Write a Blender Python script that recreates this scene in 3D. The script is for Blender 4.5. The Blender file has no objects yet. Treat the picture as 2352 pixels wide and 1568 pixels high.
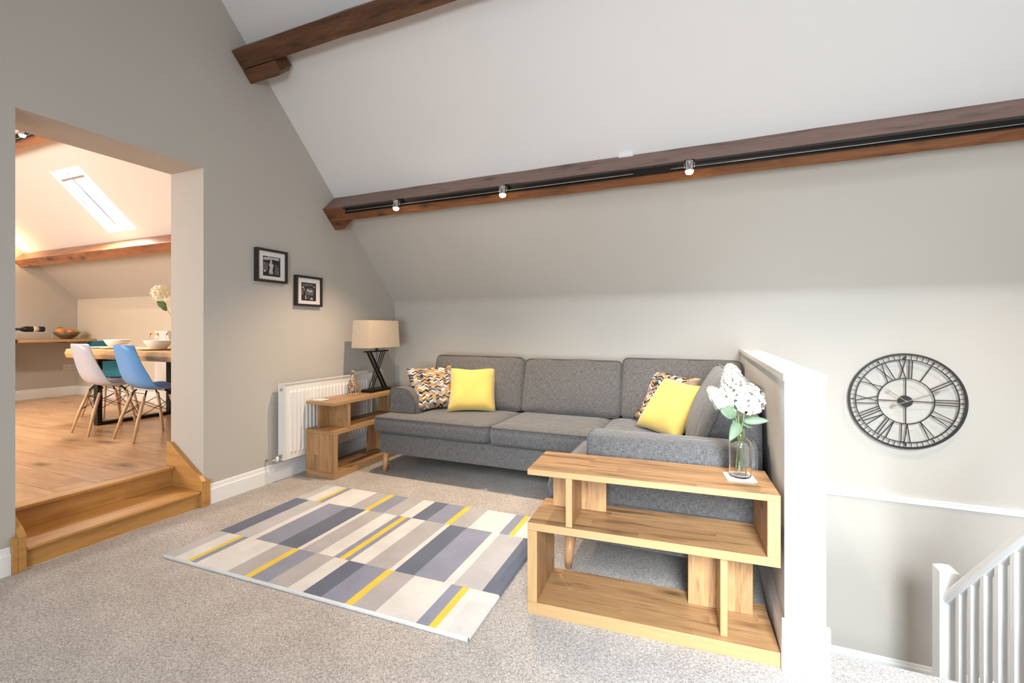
import bpy, bmesh, math, random
from mathutils import Vector, Matrix, Euler
from math import sin, cos, pi, radians, sqrt
random.seed(7)
S = bpy.context.scene
C = S.collection
# ------------------------------------------------------------------ camera
cam = bpy.data.objects.new('camera', bpy.data.cameras.new('camera')); C.objects.link(cam)
cam.location = (3.135, 0, 1.2); cam.rotation_euler = (radians(90), 0, radians(22.96))
cam.data.sensor_width = 36; cam.data.lens = 36*1048/2352; cam.data.shift_y = -29/2352
cam.data.clip_start = 0.02
S.camera = cam
S.view_settings.view_transform = 'Standard'; S.view_settings.look = 'None'
S.view_settings.exposure = 0.0; S.view_settings.gamma = 1.0; S.view_settings.use_curve_mapping = False
# ------------------------------------------------------------------ world: bright overcast sky
W = bpy.data.worlds.new('world'); S.world = W; W.use_nodes = True
W.node_tree.nodes['Background'].inputs[0].default_value = (0.86, 0.93, 1.0, 1)
W.node_tree.nodes['Background'].inputs[1].default_value = 1.5
# ------------------------------------------------------------------ lamps standing for daylight at the windows, plus fill lamps
def area(name, loc, rot, sx, sy, watts, col, spread=180):
    l = bpy.data.lights.new(name, 'AREA'); l.shape = 'RECTANGLE'; l.size = sx; l.size_y = sy
    l.energy = watts; l.color = col; l.spread = radians(spread)
    o = bpy.data.objects.new(name, l); C.objects.link(o); o.location = loc; o.rotation_euler = rot
    return o
ALPHA = math.atan(1.045); CA, SA = cos(ALPHA), sin(ALPHA)
DAY = (0.84, 0.94, 1.0)
# roof windows in the opposite slope (behind the camera)
T46 = radians(46)
area('daylight_roof_window', (3.95, -1.62, 2.42), (T46, 0, 0), 1.1, 1.3, 20, DAY, 125)
area('daylight_roof_window', (1.6, -1.62, 2.42), (T46, 0, 0), 1.1, 1.3, 15, DAY, 125)
area('daylight_roof_window', (3.95, -1.60, 2.45), (radians(57), 0, 0), 1.0, 1.2, 60, DAY, 58)
area('daylight_side_window', (-.12, -1.35, 1.3), (0, radians(-90), 0), 1.1, 1.1, 16, DAY, 130)
area('front_fill_light', (3.6, -2.58, 0.95), (radians(90), 0, 0), 1.7, 0.8, 80, DAY, 115)  # low fill from behind the camera, added to light the lower room
# dining room
area('daylight_dining_skylight', (-2.934, 2.839, 2.639), (radians(-46.26), 0, 0), 0.44, 0.64, 66, (1, .95, .88))
area('dining_fill_light', (-3.0, -0.85, 2.0), (radians(60), 0, 0), 2.2, 1.4, 135, (1, .92, .82))  # unseen fill that brightens the dining room; no window is built here
# ------------------------------------------------------------------ node helpers
def mat(name):
    m = bpy.data.materials.new(name); m.use_nodes = True
    nt = m.node_tree; b = nt.nodes['Principled BSDF']
    return m, nt, b
def N(nt, t, **kw):
    n = nt.nodes.new(t)
    for k, v in kw.items():
        if k.startswith('i_'):
            key = k[2:]
            key = int(key) if key.isdigit() else key.replace('_', ' ')
            s = n.inputs[key]
            if hasattr(v, 'links') or isinstance(v, bpy.types.NodeSocket): nt.links.new(v, s)
            else: s.default_value = v
        else: setattr(n, k, v)
    return n
def ramp(nt, fac, stops, interp='LINEAR'):
    r = nt.nodes.new('ShaderNodeValToRGB'); r.color_ramp.interpolation = interp
    e = r.color_ramp.elements
    while len(e) < len(stops): e.new(0.5)
    for el, (p, c) in zip(e, stops):
        el.position = p; el.color = (*c, 1)
    nt.links.new(fac, r.inputs[0]); return r.outputs[0]
def math_(nt, op, a, b=0.0, c=0.0):
    n = nt.nodes.new('ShaderNodeMath'); n.operation = op
    for i, v in enumerate((a, b, c)):
        if isinstance(v, bpy.types.NodeSocket): nt.links.new(v, n.inputs[i])
        else: n.inputs[i].default_value = v
    return n.outputs[0]
def mix(nt, fac, a, b, mode='MIX'):
    n = nt.nodes.new('ShaderNodeMix'); n.data_type = 'RGBA'; n.blend_type = mode
    for i, v in ((0, fac), (6, a), (7, b)):
        if isinstance(v, bpy.types.NodeSocket): nt.links.new(v, n.inputs[i])
        elif i == 0: n.inputs[0].default_value = v
        else: n.inputs[i].default_value = (*v, 1)
    return n.outputs[2]
def bump(nt, b, h, strength=.2, dist=.002):
    n = N(nt, 'ShaderNodeBump', i_Strength=strength, i_Distance=dist, i_Height=h)
    nt.links.new(n.outputs[0], b.inputs['Normal'])
def plain(name, col, rough=.5, metal=0., spec=.5, var=.03, sc=6.0, bmp=0.0, **kw):
    m, nt, b = mat(name)
    tc = N(nt, 'ShaderNodeTexCoord')
    nz = N(nt, 'ShaderNodeTexNoise', i_Vector=tc.outputs['Object'], i_Scale=sc, i_Detail=4.0)
    c = ramp(nt, nz.outputs[0], [(.3, tuple(x*(1-var) for x in col)), (.7, tuple(min(1, x*(1+var)) for x in col))])
    nt.links.new(c, b.inputs['Base Color'])
    b.inputs['Roughness'].default_value = rough; b.inputs['Metallic'].default_value = metal
    b.inputs['Specular IOR Level'].default_value = spec
    if bmp:
        n2 = N(nt, 'ShaderNodeTexNoise', i_Vector=tc.outputs['Object'], i_Scale=90.0, i_Detail=3.0)
        bump(nt, b, n2.outputs[0], bmp, .002)
    for k, v in kw.items(): b.inputs[k.replace('_', ' ')].default_value = v
    return m
def wood(name, dark, mid, light, stave=0.0, rough=.45, knots=True, plen=.7, fine=1.0, stavevar=.25, knotscale=1.0, contrast=0):
    m, nt, b = mat(name)
    uv = N(nt, 'ShaderNodeUVMap', uv_map='UVMap')
    sep = N(nt, 'ShaderNodeSeparateXYZ', i_0=uv.outputs[0])
    u, v = sep.outputs[0], sep.outputs[1]
    base = None
    if stave:
        row = math_(nt, 'FLOOR', math_(nt, 'DIVIDE', v, stave))
        w1 = N(nt, 'ShaderNodeTexWhiteNoise', noise_dimensions='1D', i_W=row)
        col = math_(nt, 'FLOOR', math_(nt, 'ADD', math_(nt, 'DIVIDE', u, plen), math_(nt, 'MULTIPLY', w1.outputs[0], 7.3)))
        cv = N(nt, 'ShaderNodeCombineXYZ', i_0=col, i_1=row)
        w2 = N(nt, 'ShaderNodeTexWhiteNoise', noise_dimensions='2D', i_Vector=cv.outputs[0])
        off = math_(nt, 'MULTIPLY', w2.outputs[0], 11.0)
        shade = w2.outputs[0]
    else:
        off = 0.0; shade = None
    uu = math_(nt, 'ADD', u, off)
    vec = N(nt, 'ShaderNodeCombineXYZ', i_0=math_(nt, 'MULTIPLY', uu, 2.2), i_1=math_(nt, 'MULTIPLY', v, 26.0*fine), i_2=off)
    n1 = N(nt, 'ShaderNodeTexNoise', i_Vector=vec.outputs[0], i_Scale=1.0, i_Detail=7.0, i_Roughness=.62, i_Distortion=.6)
    vec2 = N(nt, 'ShaderNodeCombineXYZ', i_0=math_(nt, 'MULTIPLY', uu, 9.0), i_1=math_(nt, 'MULTIPLY', v, 260.0*fine), i_2=off)
    n2 = N(nt, 'ShaderNodeTexNoise', i_Vector=vec2.outputs[0], i_Scale=1.0, i_Detail=3.0)
    c = ramp(nt, n1.outputs[0], [(.33, dark), (.45, mid), (.66, light)] if contrast else [(.25, dark), (.48, mid), (.75, light)])
    c = mix(nt, .28, c, ramp(nt, n2.outputs[0], [(.35, dark), (.65, light)]), 'MIX')
    if shade is not None:
        c = mix(nt, 1.0, c, ramp(nt, shade, [(0, (1-stavevar,)*3), (1, (1+stavevar*.4,)*3)]), 'MULTIPLY')
    if knots:
        vec3 = N(nt, 'ShaderNodeCombineXYZ', i_0=math_(nt, 'MULTIPLY', uu, 3.2*knotscale), i_1=math_(nt, 'MULTIPLY', v, 9.0*knotscale), i_2=off)
        nd = N(nt, 'ShaderNodeTexNoise', i_Vector=vec3.outputs[0], i_Scale=2.5, i_Detail=3.0)
        vd = mix(nt, .12, vec3.outputs[0], nd.outputs[1])
        vo = N(nt, 'ShaderNodeTexVoronoi', i_Vector=vd, i_Scale=1.0, i_Randomness=1.0)
        k = ramp(nt, vo.outputs['Distance'], [(.03, (.22, .2, .2)), (.16, (.72, .7, .68)), (.3, (1, 1, 1))])
        c = mix(nt, 1.0, c, k, 'MULTIPLY')
    nt.links.new(c, b.inputs['Base Color'])
    b.inputs['Roughness'].default_value = rough
    bump(nt, b, n2.outputs[0], .08, .001)
    return m
def fabric(name, dark, light, crease=0, sc=1.0):
    m, nt, b = mat(name)
    tc = N(nt, 'ShaderNodeUVMap', uv_map='UVMap')
    outs = []
    for sx, sy in ((60, 700), (700, 60)):
        mp = N(nt, 'ShaderNodeMapping', i_Vector=tc.outputs[0]); mp.inputs['Scale'].default_value = (sx*sc, sy*sc, 1)
        n = N(nt, 'ShaderNodeTexNoise', i_Vector=mp.outputs[0], i_Scale=1.0, i_Detail=4.0, i_Roughness=.65)
        outs.append(n.outputs[0])
    s = math_(nt, 'MULTIPLY', math_(nt, 'ADD', outs[0], outs[1]), .5)
    c = ramp(nt, s, [(.38, dark), (.62, light)])
    nt.links.new(c, b.inputs['Base Color'])
    b.inputs['Roughness'].default_value = .9; b.inputs['Specular IOR Level'].default_value = .15
    b.inputs['Sheen Weight'].default_value = .25
    bump(nt, b, s, .35, .002)
    if crease:
        oc = N(nt, 'ShaderNodeTexCoord'); mp = N(nt, 'ShaderNodeMapping', i_Vector=oc.outputs['Object']); mp.inputs['Scale'].default_value = (1.4, 1.4, .8)
        n = N(nt, 'ShaderNodeTexNoise', i_Vector=mp.outputs[0], i_Scale=5.0, i_Detail=2.5, i_Distortion=.8)
        b2 = N(nt, 'ShaderNodeBump', i_Strength=.5, i_Distance=.03, i_Height=n.outputs[0])
        fine = [q for q in nt.nodes if q.type == 'BUMP' and q != b2][0]; nt.links.new(b2.outputs[0], fine.inputs['Normal'])
    return m
# ------------------------------------------------------------------ materials
M = {}
M['wall'] = plain('taupe_wall_paint', (.53, .495, .452), .75, spec=.25, var=.012, sc=1.5, bmp=.03)
M['ceiling'] = plain('white_ceiling_paint', (.78, .745, .73), .8, spec=.2, var=.01, sc=1.2, bmp=.03)
M['white'] = plain('white_gloss_paint', (.86, .86, .855), .3, var=.008)
M['cream_wall'] = plain('cream_wall_paint', (.62, .56, .48), .75, spec=.2, var=.012, sc=1.5)
M['radiator'] = plain('radiator_enamel', (.82, .80, .77), .25, var=.01)
M['grey_white'] = plain('pale_grey_paint', (.76, .76, .755), .55, var=.012)
M['oak'] = wood('oiled_oak', (.34, .15, .036), (.53, .262, .075), (.64, .345, .115), rough=.35, knots=False)
M['floor_oak'] = wood('oak_floorboard', (.33, .175, .085), (.56, .325, .17), (.72, .46, .265), rough=.28, knots=True, fine=.7, knotscale=.6)
M['rustic'] = wood('rustic_oak_board', (.15, .072, .032), (.44, .235, .10), (.56, .325, .15), stave=.062, rough=.45, plen=.75, stavevar=.16, contrast=1)
M['edge'] = wood('pale_oak_edging', (.36, .205, .085), (.43, .265, .12), (.48, .305, .145), rough=.45, knots=False, fine=1.4)
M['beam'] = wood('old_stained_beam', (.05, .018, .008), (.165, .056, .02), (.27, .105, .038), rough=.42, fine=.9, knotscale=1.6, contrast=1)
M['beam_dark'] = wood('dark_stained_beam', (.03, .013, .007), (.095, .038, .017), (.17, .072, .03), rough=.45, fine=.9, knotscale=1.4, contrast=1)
M['beam_lit_face'] = wood('old_stained_beam_lit_face', (.095, .052, .038), (.20, .115, .085), (.27, .16, .125), rough=.45, fine=.7, knotscale=1.2, contrast=1)  # lighter copy of the beam wood: light on the upper face put into colour
M['beam_warm'] = wood('dining_beam_wood', (.13, .045, .02), (.32, .125, .055), (.44, .20, .095), rough=.4, fine=.8, knotscale=1.2, contrast=1)
M['leg_wood'] = wood('beech_leg', (.48, .235, .105), (.55, .29, .14), (.60, .33, .17), rough=.4, knots=False)
M['dowel'] = wood('pale_maple_dowel', (.62, .42, .24), (.70, .50, .31), (.75, .56, .38), rough=.4, knots=False)
M['slab'] = wood('live_edge_table_wood', (.30, .14, .05), (.62, .38, .17), (.80, .56, .28), rough=.4, fine=.3, knotscale=.8)
M['sofa'] = fabric('charcoal_linen_weave', (.038, .037, .041), (.20, .192, .19), sc=.62, crease=1)
M['piping'] = fabric('charcoal_piping', (.035, .035, .038), (.13, .126, .126))
M['black'] = plain('black_metal', (.018, .016, .015), .45, metal=.6)
M['dark_wood'] = plain('black_brown_stained_wood', (.022, .015, .012), .4)
M['mount'] = plain('white_mount_card', (.78, .74, .74), .8)
M['steel'] = plain('brushed_nickel', (.62, .60, .58), .3, metal=1.)
M['brass'] = plain('antique_brass', (.45, .38, .28), .35, metal=1.)
M['clock'] = plain('dark_wrought_iron', (.035, .036, .038), .5, metal=.5, var=.2, sc=30)
M['shade'] = fabric('oatmeal_linen', (.46, .36, .27), (.66, .54, .42), sc=.6)
M['petal'] = plain('white_petal', (.93, .94, .88), .6, var=.04, sc=60, Subsurface_Weight=.0)
M['petal_green'] = plain('greenish_cream_petal', (.78, .83, .50), .6, var=.1, sc=60)
M['petal_cream'] = plain('cream_petal', (.92, .86, .68), .6, var=.06, sc=60)
M['leaf'] = plain('sage_leaf', (.15, .21, .13), .5, var=.15, sc=14)
M['leaf_dark'] = plain('dark_leaf', (.06, .12, .03), .5, var=.2, sc=14)
M['stem'] = plain('green_stem', (.20, .27, .08), .5, var=.2, sc=14)
M['coaster'] = plain('pale_coaster', (.80, .77, .77), .4)
M['grey_shell'] = plain('pale_grey_plastic', (.52, .56, .68), .35)
M['blue_shell'] = plain('sky_blue_plastic', (.12, .37, .86), .35)
M['teal_shell'] = plain('teal_plastic', (.012, .11, .15), .35)
M['china'] = plain('white_china', (.88, .86, .83), .2)
M['charger'] = plain('pale_wood_plate', (.72, .48, .25), .4, var=.1, sc=20)
M['bowl_brown'] = plain('brown_bowl_glaze', (.17, .115, .07), .3, var=.15)
M['orange'] = plain('orange_peel', (.85, .27, .03), .45, var=.08, sc=40, bmp=.1)
M['peach'] = plain('mango_skin', (.75, .22, .07), .4, var=.3, sc=12)
M['apple'] = plain('green_apple_skin', (.52, .52, .08), .35, var=.15, sc=12)
M['bottle_dark'] = plain('dark_bottle_glass', (.008, .012, .012), .1)
M['foil'] = plain('blue_foil', (.02, .06, .22), .3, metal=.3)
M['label'] = plain('cream_label', (.60, .52, .40), .7)
M['cabinet'] = plain('blue_grey_cabinet_paint', (.22, .27, .32), .5)
M['sock'] = plain('white_socket_plastic', (.66, .62, .58), .35)
M['wire'] = plain('white_wire', (.62, .58, .52), .4)
M['ph_d'] = plain('print_black', (.018, .017, .017), .6, var=.4, sc=60)
M['ph_m'] = plain('print_grey', (.12, .115, .115), .6, var=.6, sc=90)
M['ph_l'] = plain('print_light', (.50, .48, .47), .6, var=.35, sc=70)
def glassm(name, col=(1, 1, 1), ior=1.45, rough=0.0):
    m, nt, b = mat(name)
    b.inputs['Base Color'].default_value = (*col, 1); b.inputs['Transmission Weight'].default_value = 1
    b.inputs['IOR'].default_value = ior; b.inputs['Roughness'].default_value = rough
    n = N(nt, 'ShaderNodeTexNoise', i_Scale=8.0); bump(nt, b, n.outputs[0], .03, .002)
    return m
M['glass'] = glassm('clear_bottle_glass', (1, 1, .985), 1.33)
M['thin_glass'] = glassm('thin_glass', (1, 1, 1), 1.2)
M['pane'] = glassm('window_pane', (1, 1, 1), 1.02)
def mosaic():
    m, nt, b = mat('pebbled_brown_cream_mosaic')
    tc = N(nt, 'ShaderNodeTexCoord')
    v = N(nt, 'ShaderNodeTexVoronoi', i_Vector=tc.outputs['Object'], i_Scale=170.0)
    w = N(nt, 'ShaderNodeSeparateColor', i_0=v.outputs['Color'])
    c = ramp(nt, w.outputs[0], [(0, (.10, .05, .025)), (.35, (.22, .12, .06)), (.6, (.50, .36, .22)), (.85, (.75, .65, .5))], 'CONSTANT')
    nt.links.new(c, b.inputs['Base Color']); b.inputs['Roughness'].default_value = .3
    bump(nt, b, v.outputs['Distance'], .8, .004); return m
M['mosaic'] = mosaic()
def carpet():
    m, nt, b = mat('mottled_twist_carpet')
    tc = N(nt, 'ShaderNodeTexCoord')
    n1 = N(nt, 'ShaderNodeTexNoise', i_Vector=tc.outputs['Object'], i_Scale=230.0, i_Detail=2.0, i_Roughness=.6)
    n2 = N(nt, 'ShaderNodeTexNoise', i_Vector=tc.outputs['Object'], i_Scale=5.0, i_Detail=5.0)
    n3 = N(nt, 'ShaderNodeTexVoronoi', i_Vector=tc.outputs['Object'], i_Scale=260.0)
    n4 = N(nt, 'ShaderNodeTexNoise', i_Vector=tc.outputs['Object'], i_Scale=95.0, i_Detail=6.0, i_Roughness=.8)
    wn = N(nt, 'ShaderNodeTexVoronoi', i_Vector=tc.outputs['Object'], i_Scale=300.0)
    ws = N(nt, 'ShaderNodeSeparateColor', i_0=wn.outputs['Color'])
    fl = math_(nt, 'ADD', math_(nt, 'MULTIPLY', n4.outputs[0], .7), math_(nt, 'MULTIPLY', ws.outputs[0], .3))
    c = ramp(nt, fl, [(.33, (.30, .262, .242)), (.5, (.475, .43, .40)), (.66, (.68, .635, .60))])
    c = mix(nt, 1.0, c, ramp(nt, n2.outputs[0], [(.3, (.9, .9, .9)), (.7, (1.05, 1.05, 1.05))]), 'MULTIPLY')
    nt.links.new(c, b.inputs['Base Color']); b.inputs['Roughness'].default_value = .95
    b.inputs['Specular IOR Level'].default_value = .1
    h = math_(nt, 'ADD', n1.outputs[0], math_(nt, 'MULTIPLY', n3.outputs[0], .6))
    bump(nt, b, math_(nt, 'ADD', fl, math_(nt, 'MULTIPLY', n1.outputs[0], .5)), .55, .005); return m
M['carpet'] = carpet()
def rugm(name, col):
    m, nt, b = mat(name)
    tc = N(nt, 'ShaderNodeTexCoord')
    n1 = N(nt, 'ShaderNodeTexNoise', i_Vector=tc.outputs['Object'], i_Scale=420.0, i_Detail=2.0)
    n2 = N(nt, 'ShaderNodeTexNoise', i_Vector=tc.outputs['Object'], i_Scale=7.0, i_Detail=4.0)
    c = ramp(nt, n1.outputs[0], [(.3, tuple(x*.86 for x in col)), (.7, tuple(min(1, x*1.1) for x in col))])
    c = mix(nt, 1.0, c, ramp(nt, n2.outputs[0], [(.35, (.92, .92, .92)), (.65, (1.04, 1.04, 1.04))]), 'MULTIPLY')
    nt.links.new(c, b.inputs['Base Color']); b.inputs['Roughness'].default_value = .95
    b.inputs['Specular IOR Level'].default_value = .1; b.inputs['Sheen Weight'].default_value = .2
    bump(nt, b, n1.outputs[0], .5, .003); return m
def chevron():
    m, nt, b = mat('amber_navy_chevron_print')
    uv = N(nt, 'ShaderNodeUVMap', uv_map='UVMap')
    s = N(nt, 'ShaderNodeSeparateXYZ', i_0=uv.outputs[0])
    x = math_(nt, 'MULTIPLY', s.outputs[0], 14.0)
    col = math_(nt, 'FLOOR', x); fx = math_(nt, 'FRACT', x)
    par = math_(nt, 'MODULO', col, 2.0)
    sh = math_(nt, 'ABSOLUTE', math_(nt, 'SUBTRACT', par, fx))
    y = math_(nt, 'ADD', math_(nt, 'MULTIPLY', s.outputs[1], 32.0), math_(nt, 'MULTIPLY', sh, 1.15))
    row = math_(nt, 'FLOOR', y)
    cv = N(nt, 'ShaderNodeCombineXYZ', i_0=col, i_1=row)
    w = N(nt, 'ShaderNodeTexWhiteNoise', noise_dimensions='2D', i_Vector=cv.outputs[0])
    c = ramp(nt, w.outputs[0], [(0, (.012, .016, .035)), (.24, (.50, .27, .06)), (.46, (.24, .20, .195)), (.64, (.72, .70, .70)), (.80, (.38, .40, .43)), (.90, (.44, .29, .16))], 'CONSTANT')
    nt.links.new(c, b.inputs['Base Color']); b.inputs['Roughness'].default_value = .85
    return m
M['chevron'] = chevron()
def waffle():
    m, nt, b = mat('yellow_waffle_velvet')
    uv = N(nt, 'ShaderNodeUVMap', uv_map='UVMap')
    mp = N(nt, 'ShaderNodeMapping', i_Vector=uv.outputs[0]); mp.inputs['Rotation'].default_value = (0, 0, radians(45)); mp.inputs['Scale'].default_value = (48, 48, 1)
    v = N(nt, 'ShaderNodeTexVoronoi', i_Vector=mp.outputs[0], i_Scale=1.0, i_Randomness=0.0)
    c = ramp(nt, v.outputs['Distance'], [(.1, (.80, .60, .18)), (.6, (.60, .42, .085))])
    nt.links.new(c, b.inputs['Base Color']); b.inputs['Roughness'].default_value = .85
    b.inputs['Sheen Weight'].default_value = .4
    bump(nt, b, v.outputs['Distance'], -.6, .004); return m
M['yellow'] = waffle()
def emis(name, col, st):
    m, nt, b = mat(name)
    b.inputs['Emission Color'].default_value = (*col, 1); b.inputs['Emission Strength'].default_value = st
    b.inputs['Base Color'].default_value = (.9, .9, .9, 1); return m
M['bulb'] = emis('lit_bulb', (1, .78, .5), 60)

# ------------------------------------------------------------------ mesh builder
class MB:
    def __init__(s): s.v = []; s.f = []; s.m = []; s.uv = {}
    def add(s, vs, fs, mi=0, uvs=None):
        o = len(s.v); s.v += [Vector(p) for p in vs]
        for k, f in enumerate(fs):
            if uvs: s.uv[len(s.f)] = [uvs[i] for i in f]
            s.f.append([i+o for i in f]); s.m.append(mi if not isinstance(mi, list) else mi[k])
        return s
    def box(s, a, b, mi=0, front=None):
        x0, y0, z0 = a; x1, y1, z1 = b
        v = [(x0, y0, z0), (x1, y0, z0), (x1, y1, z0), (x0, y1, z0), (x0, y0, z1), (x1, y0, z1), (x1, y1, z1), (x0, y1, z1)]
        f = [(0, 3, 2, 1), (4, 5, 6, 7), (0, 1, 5, 4), (2, 3, 7, 6), (1, 2, 6, 5), (3, 0, 4, 7)]
        ms = [mi]*6
        if front is not None:
            for k, q in front.items(): ms[k] = q
        return s.add(v, f, ms)
    def prism(s, pts, axis, a0, a1, mi=0):
        def p3(p, a):
            if axis == 0: return (a, p[0], p[1])
            if axis == 1: return (p[0], a, p[1])
            return (p[0], p[1], a)
        n = len(pts); v = [p3(p, a0) for p in pts]+[p3(p, a1) for p in pts]
        f = [list(range(n))[::-1], list(range(n, 2*n))]+[(i, (i+1) % n, n+(i+1) % n, n+i) for i in range(n)]
        return s.add(v, f, mi)
    def tube(s, path, r, seg=8, closed=False, mi=0, rr=None):
        P = [Vector(p) for p in path]; n = len(P); rings = []
        up = Vector((0, 0, 1)); prev = None
        for i, p in enumerate(P):
            if closed: t = (P[(i+1) % n]-P[i-1])
            else: t = P[min(i+1, n-1)]-P[max(i-1, 0)]
            t.normalize()
            if prev is None:
                a = up if abs(t.z) < .9 else Vector((1, 0, 0))
                nx = t.cross(a).normalized()
            else:
                nx = (prev-t*prev.dot(t))
                nx = nx.normalized() if nx.length > 1e-6 else t.cross(up).normalized()
            prev = nx; ny = t.cross(nx)
            R = rr[i] if rr else r
            rings.append([p+nx*R*cos(2*pi*k/seg)+ny*R*sin(2*pi*k/seg) for k in range(seg)])
        v = [q for rg in rings for q in rg]; f = []
        m = n if closed else n-1
        for i in range(m):
            for k in range(seg):
                a = i*seg+k; b_ = i*seg+(k+1) % seg; c = ((i+1) % n)*seg+(k+1) % seg; d = ((i+1) % n)*seg+k
                f.append((a, b_, c, d))
        if not closed: f += [list(range(seg))[::-1], list(range((n-1)*seg, n*seg))]
        return s.add(v, f, mi)
    def bar(s, p0, p1, w, h, mi=0, up=(0, 0, 1)):
        p0, p1 = Vector(p0), Vector(p1); t = (p1-p0).normalized(); u = Vector(up)
        if abs(t.dot(u)) > .98: u = Vector((0, 1, 0))
        sx = t.cross(u).normalized()*w/2; sy = sx.cross(t).normalized()*h/2
        v = [p+a*sx+b*sy for p in (p0, p1) for a, b in ((-1, -1), (1, -1), (1, 1), (-1, 1))]
        return s.add(v, [(3, 2, 1, 0), (4, 5, 6, 7), (0, 1, 5, 4), (1, 2, 6, 5), (2, 3, 7, 6), (3, 0, 4, 7)], mi)
    def lathe(s, prof, c=(0, 0, 0), seg=24, mi=0):
        v = []; f = []; n = len(prof)
        for r, z in prof:
            for k in range(seg): v.append((c[0]+r*cos(2*pi*k/seg), c[1]+r*sin(2*pi*k/seg), c[2]+z))
        for i in range(n-1):
            for k in range(seg): f.append((i*seg+k, i*seg+(k+1) % seg, (i+1)*seg+(k+1) % seg, (i+1)*seg+k))
        if prof[0][0] > 1e-5: f.append(list(range(seg))[::-1])
        if prof[-1][0] > 1e-5: f.append(list(range((n-1)*seg, n*seg)))
        return s.add(v, f, mi)
    def rbox(s, w, d, h, r, n=10, bulge=(0, 0, 0), mi=0, xf=None):
        """rounded box centred at the origin with bulging faces"""
        pts = {}; vs = []; fs = []
        def P(i, j, k):
            key = (i, j, k)
            if key in pts: return pts[key]
            q = Vector((i/n*2-1, j/n*2-1, k/n*2-1)); hs = Vector((w/2, d/2, h/2))
            p = Vector([q[a]*hs[a] for a in range(3)])
            # spread more samples near the edges
            p = Vector([hs[a]*(math.copysign(1-(1-abs(q[a]))**1.4, q[a])) for a in range(3)])
            inn = Vector([max(-(hs[a]-r), min(hs[a]-r, p[a])) for a in range(3)])
            o = p-inn
            if o.length > 1e-9: p = inn+o.normalized()*r
            qn = Vector([p[a]/hs[a] for a in range(3)])
            B = [(1-min(1, qn[1]**2))*(1-min(1, qn[2]**2)), (1-min(1, qn[0]**2))*(1-min(1, qn[2]**2)), (1-min(1, qn[0]**2))*(1-min(1, qn[1]**2))]
            p = Vector([p[a]+qn[a]*bulge[a]*B[a] for a in range(3)])
            vs.append(xf @ p if xf else p); pts[key] = len(vs)-1; return pts[key]
        for a in range(n):
            for b in range(n):
                for (fn, flip) in ((lambda i, j: (i, j, 0), 1), (lambda i, j: (i, j, n), 0), (lambda i, j: (i, 0, j), 0), (lambda i, j: (i, n, j), 1), (lambda i, j: (0, i, j), 1), (lambda i, j: (n, i, j), 0)):
                    q = [P(*fn(a, b)), P(*fn(a+1, b)), P(*fn(a+1, b+1)), P(*fn(a, b+1))]
                    fs.append(q[::-1] if flip else q)
        return s.add(vs, fs, mi)
    def build(s, name, mats, parent=None, grain=None, smooth=False, bevel=0, loc=None, tag=None, autosm=None, subsurf=0, solid=0, uvrot=False):
        me = bpy.data.meshes.new(name)
        me.from_pydata([tuple(p) for p in s.v], [], s.f)
        if not isinstance(mats, (list, tuple)): mats = [mats]
        for m in mats: me.materials.append(m)
        me.polygons.foreach_set('material_index', s.m)
        uvl = me.uv_layers.new(name='UVMap')
        vs = s.v
        if vs:
            ext = [max(p[a] for p in vs)-min(p[a] for p in vs) for a in range(3)]
        g = grain if grain is not None else ext.index(max(ext))
        ru, rv = random.random()*5, random.random()*5
        for p in me.polygons:
            if p.index in s.uv:
                for li, q in zip(p.loop_indices, s.uv[p.index]): uvl.data[li].uv = q
                continue
            nn = p.normal; ax = max(range(3), key=lambda a: abs(nn[a]))
            o = [a for a in range(3) if a != ax]
            if g in o: ua = g; va = [a for a in o if a != g][0]
            else: ua, va = o
            for li in p.loop_indices:
                q = me.vertices[me.loops[li].vertex_index].co
                uvl.data[li].uv = (q[ua]+ru, q[va]+rv+.13*ax)
        if smooth:
            for p in me.polygons: p.use_smooth = True
        me.update()
        o = bpy.data.objects.new(name, me); C.objects.link(o)
        if parent is not None: o.parent = parent
        if loc: o.location = loc
        if solid:
            md = o.modifiers.new('solid', 'SOLIDIFY'); md.thickness = solid; md.offset = 0
        if bevel:
            md = o.modifiers.new('bevel', 'BEVEL'); md.width = bevel; md.segments = 2; md.limit_method = 'ANGLE'; md.angle_limit = radians(40)
            if autosm is None: pass
        if subsurf:
            md = o.modifiers.new('sub', 'SUBSURF'); md.levels = subsurf; md.render_levels = subsurf
        return o
def setp(o, label=None, cat=None, group=None, kind=None):
    if label: o['label'] = label
    if cat: o['category'] = cat
    if group: o['group'] = group
    if kind: o['kind'] = kind
    return o
def empty(name, loc, label, cat, group=None, rz=0, rot=None):
    o = bpy.data.objects.new(name, None); C.objects.link(o); o.location = loc
    o.empty_display_size = .05
    o.rotation_euler = rot if rot else (0, 0, rz)
    return setp(o, label, cat, group)
def dup(root, loc=None, rz=None, label=None, group=None):
    r = root.copy(); C.objects.link(r)
    if loc: r.location = loc
    if rz is not None: r.rotation_euler = (0, 0, rz)
    if label: r['label'] = label
    if group: r['group'] = group
    for ch in list(root.children):
        c = ch.copy(); C.objects.link(c); c.parent = r
        for g in list(ch.children):
            d = g.copy(); C.objects.link(d); d.parent = c
    return r
def struct(o): return setp(o, kind='structure')

# ================================================================== STRUCTURE
YB = 4.11; KZ = 1.470; RY = .75; FY = RY-(YB-RY)      # back wall, knee height, ridge y, front wall
def zs(y): return KZ+1.045*(YB-y)
RZ = zs(RY); XR = 6.1
OPZ = 2.293; O0, O1 = 1.117, 2.034                     # opening
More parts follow.
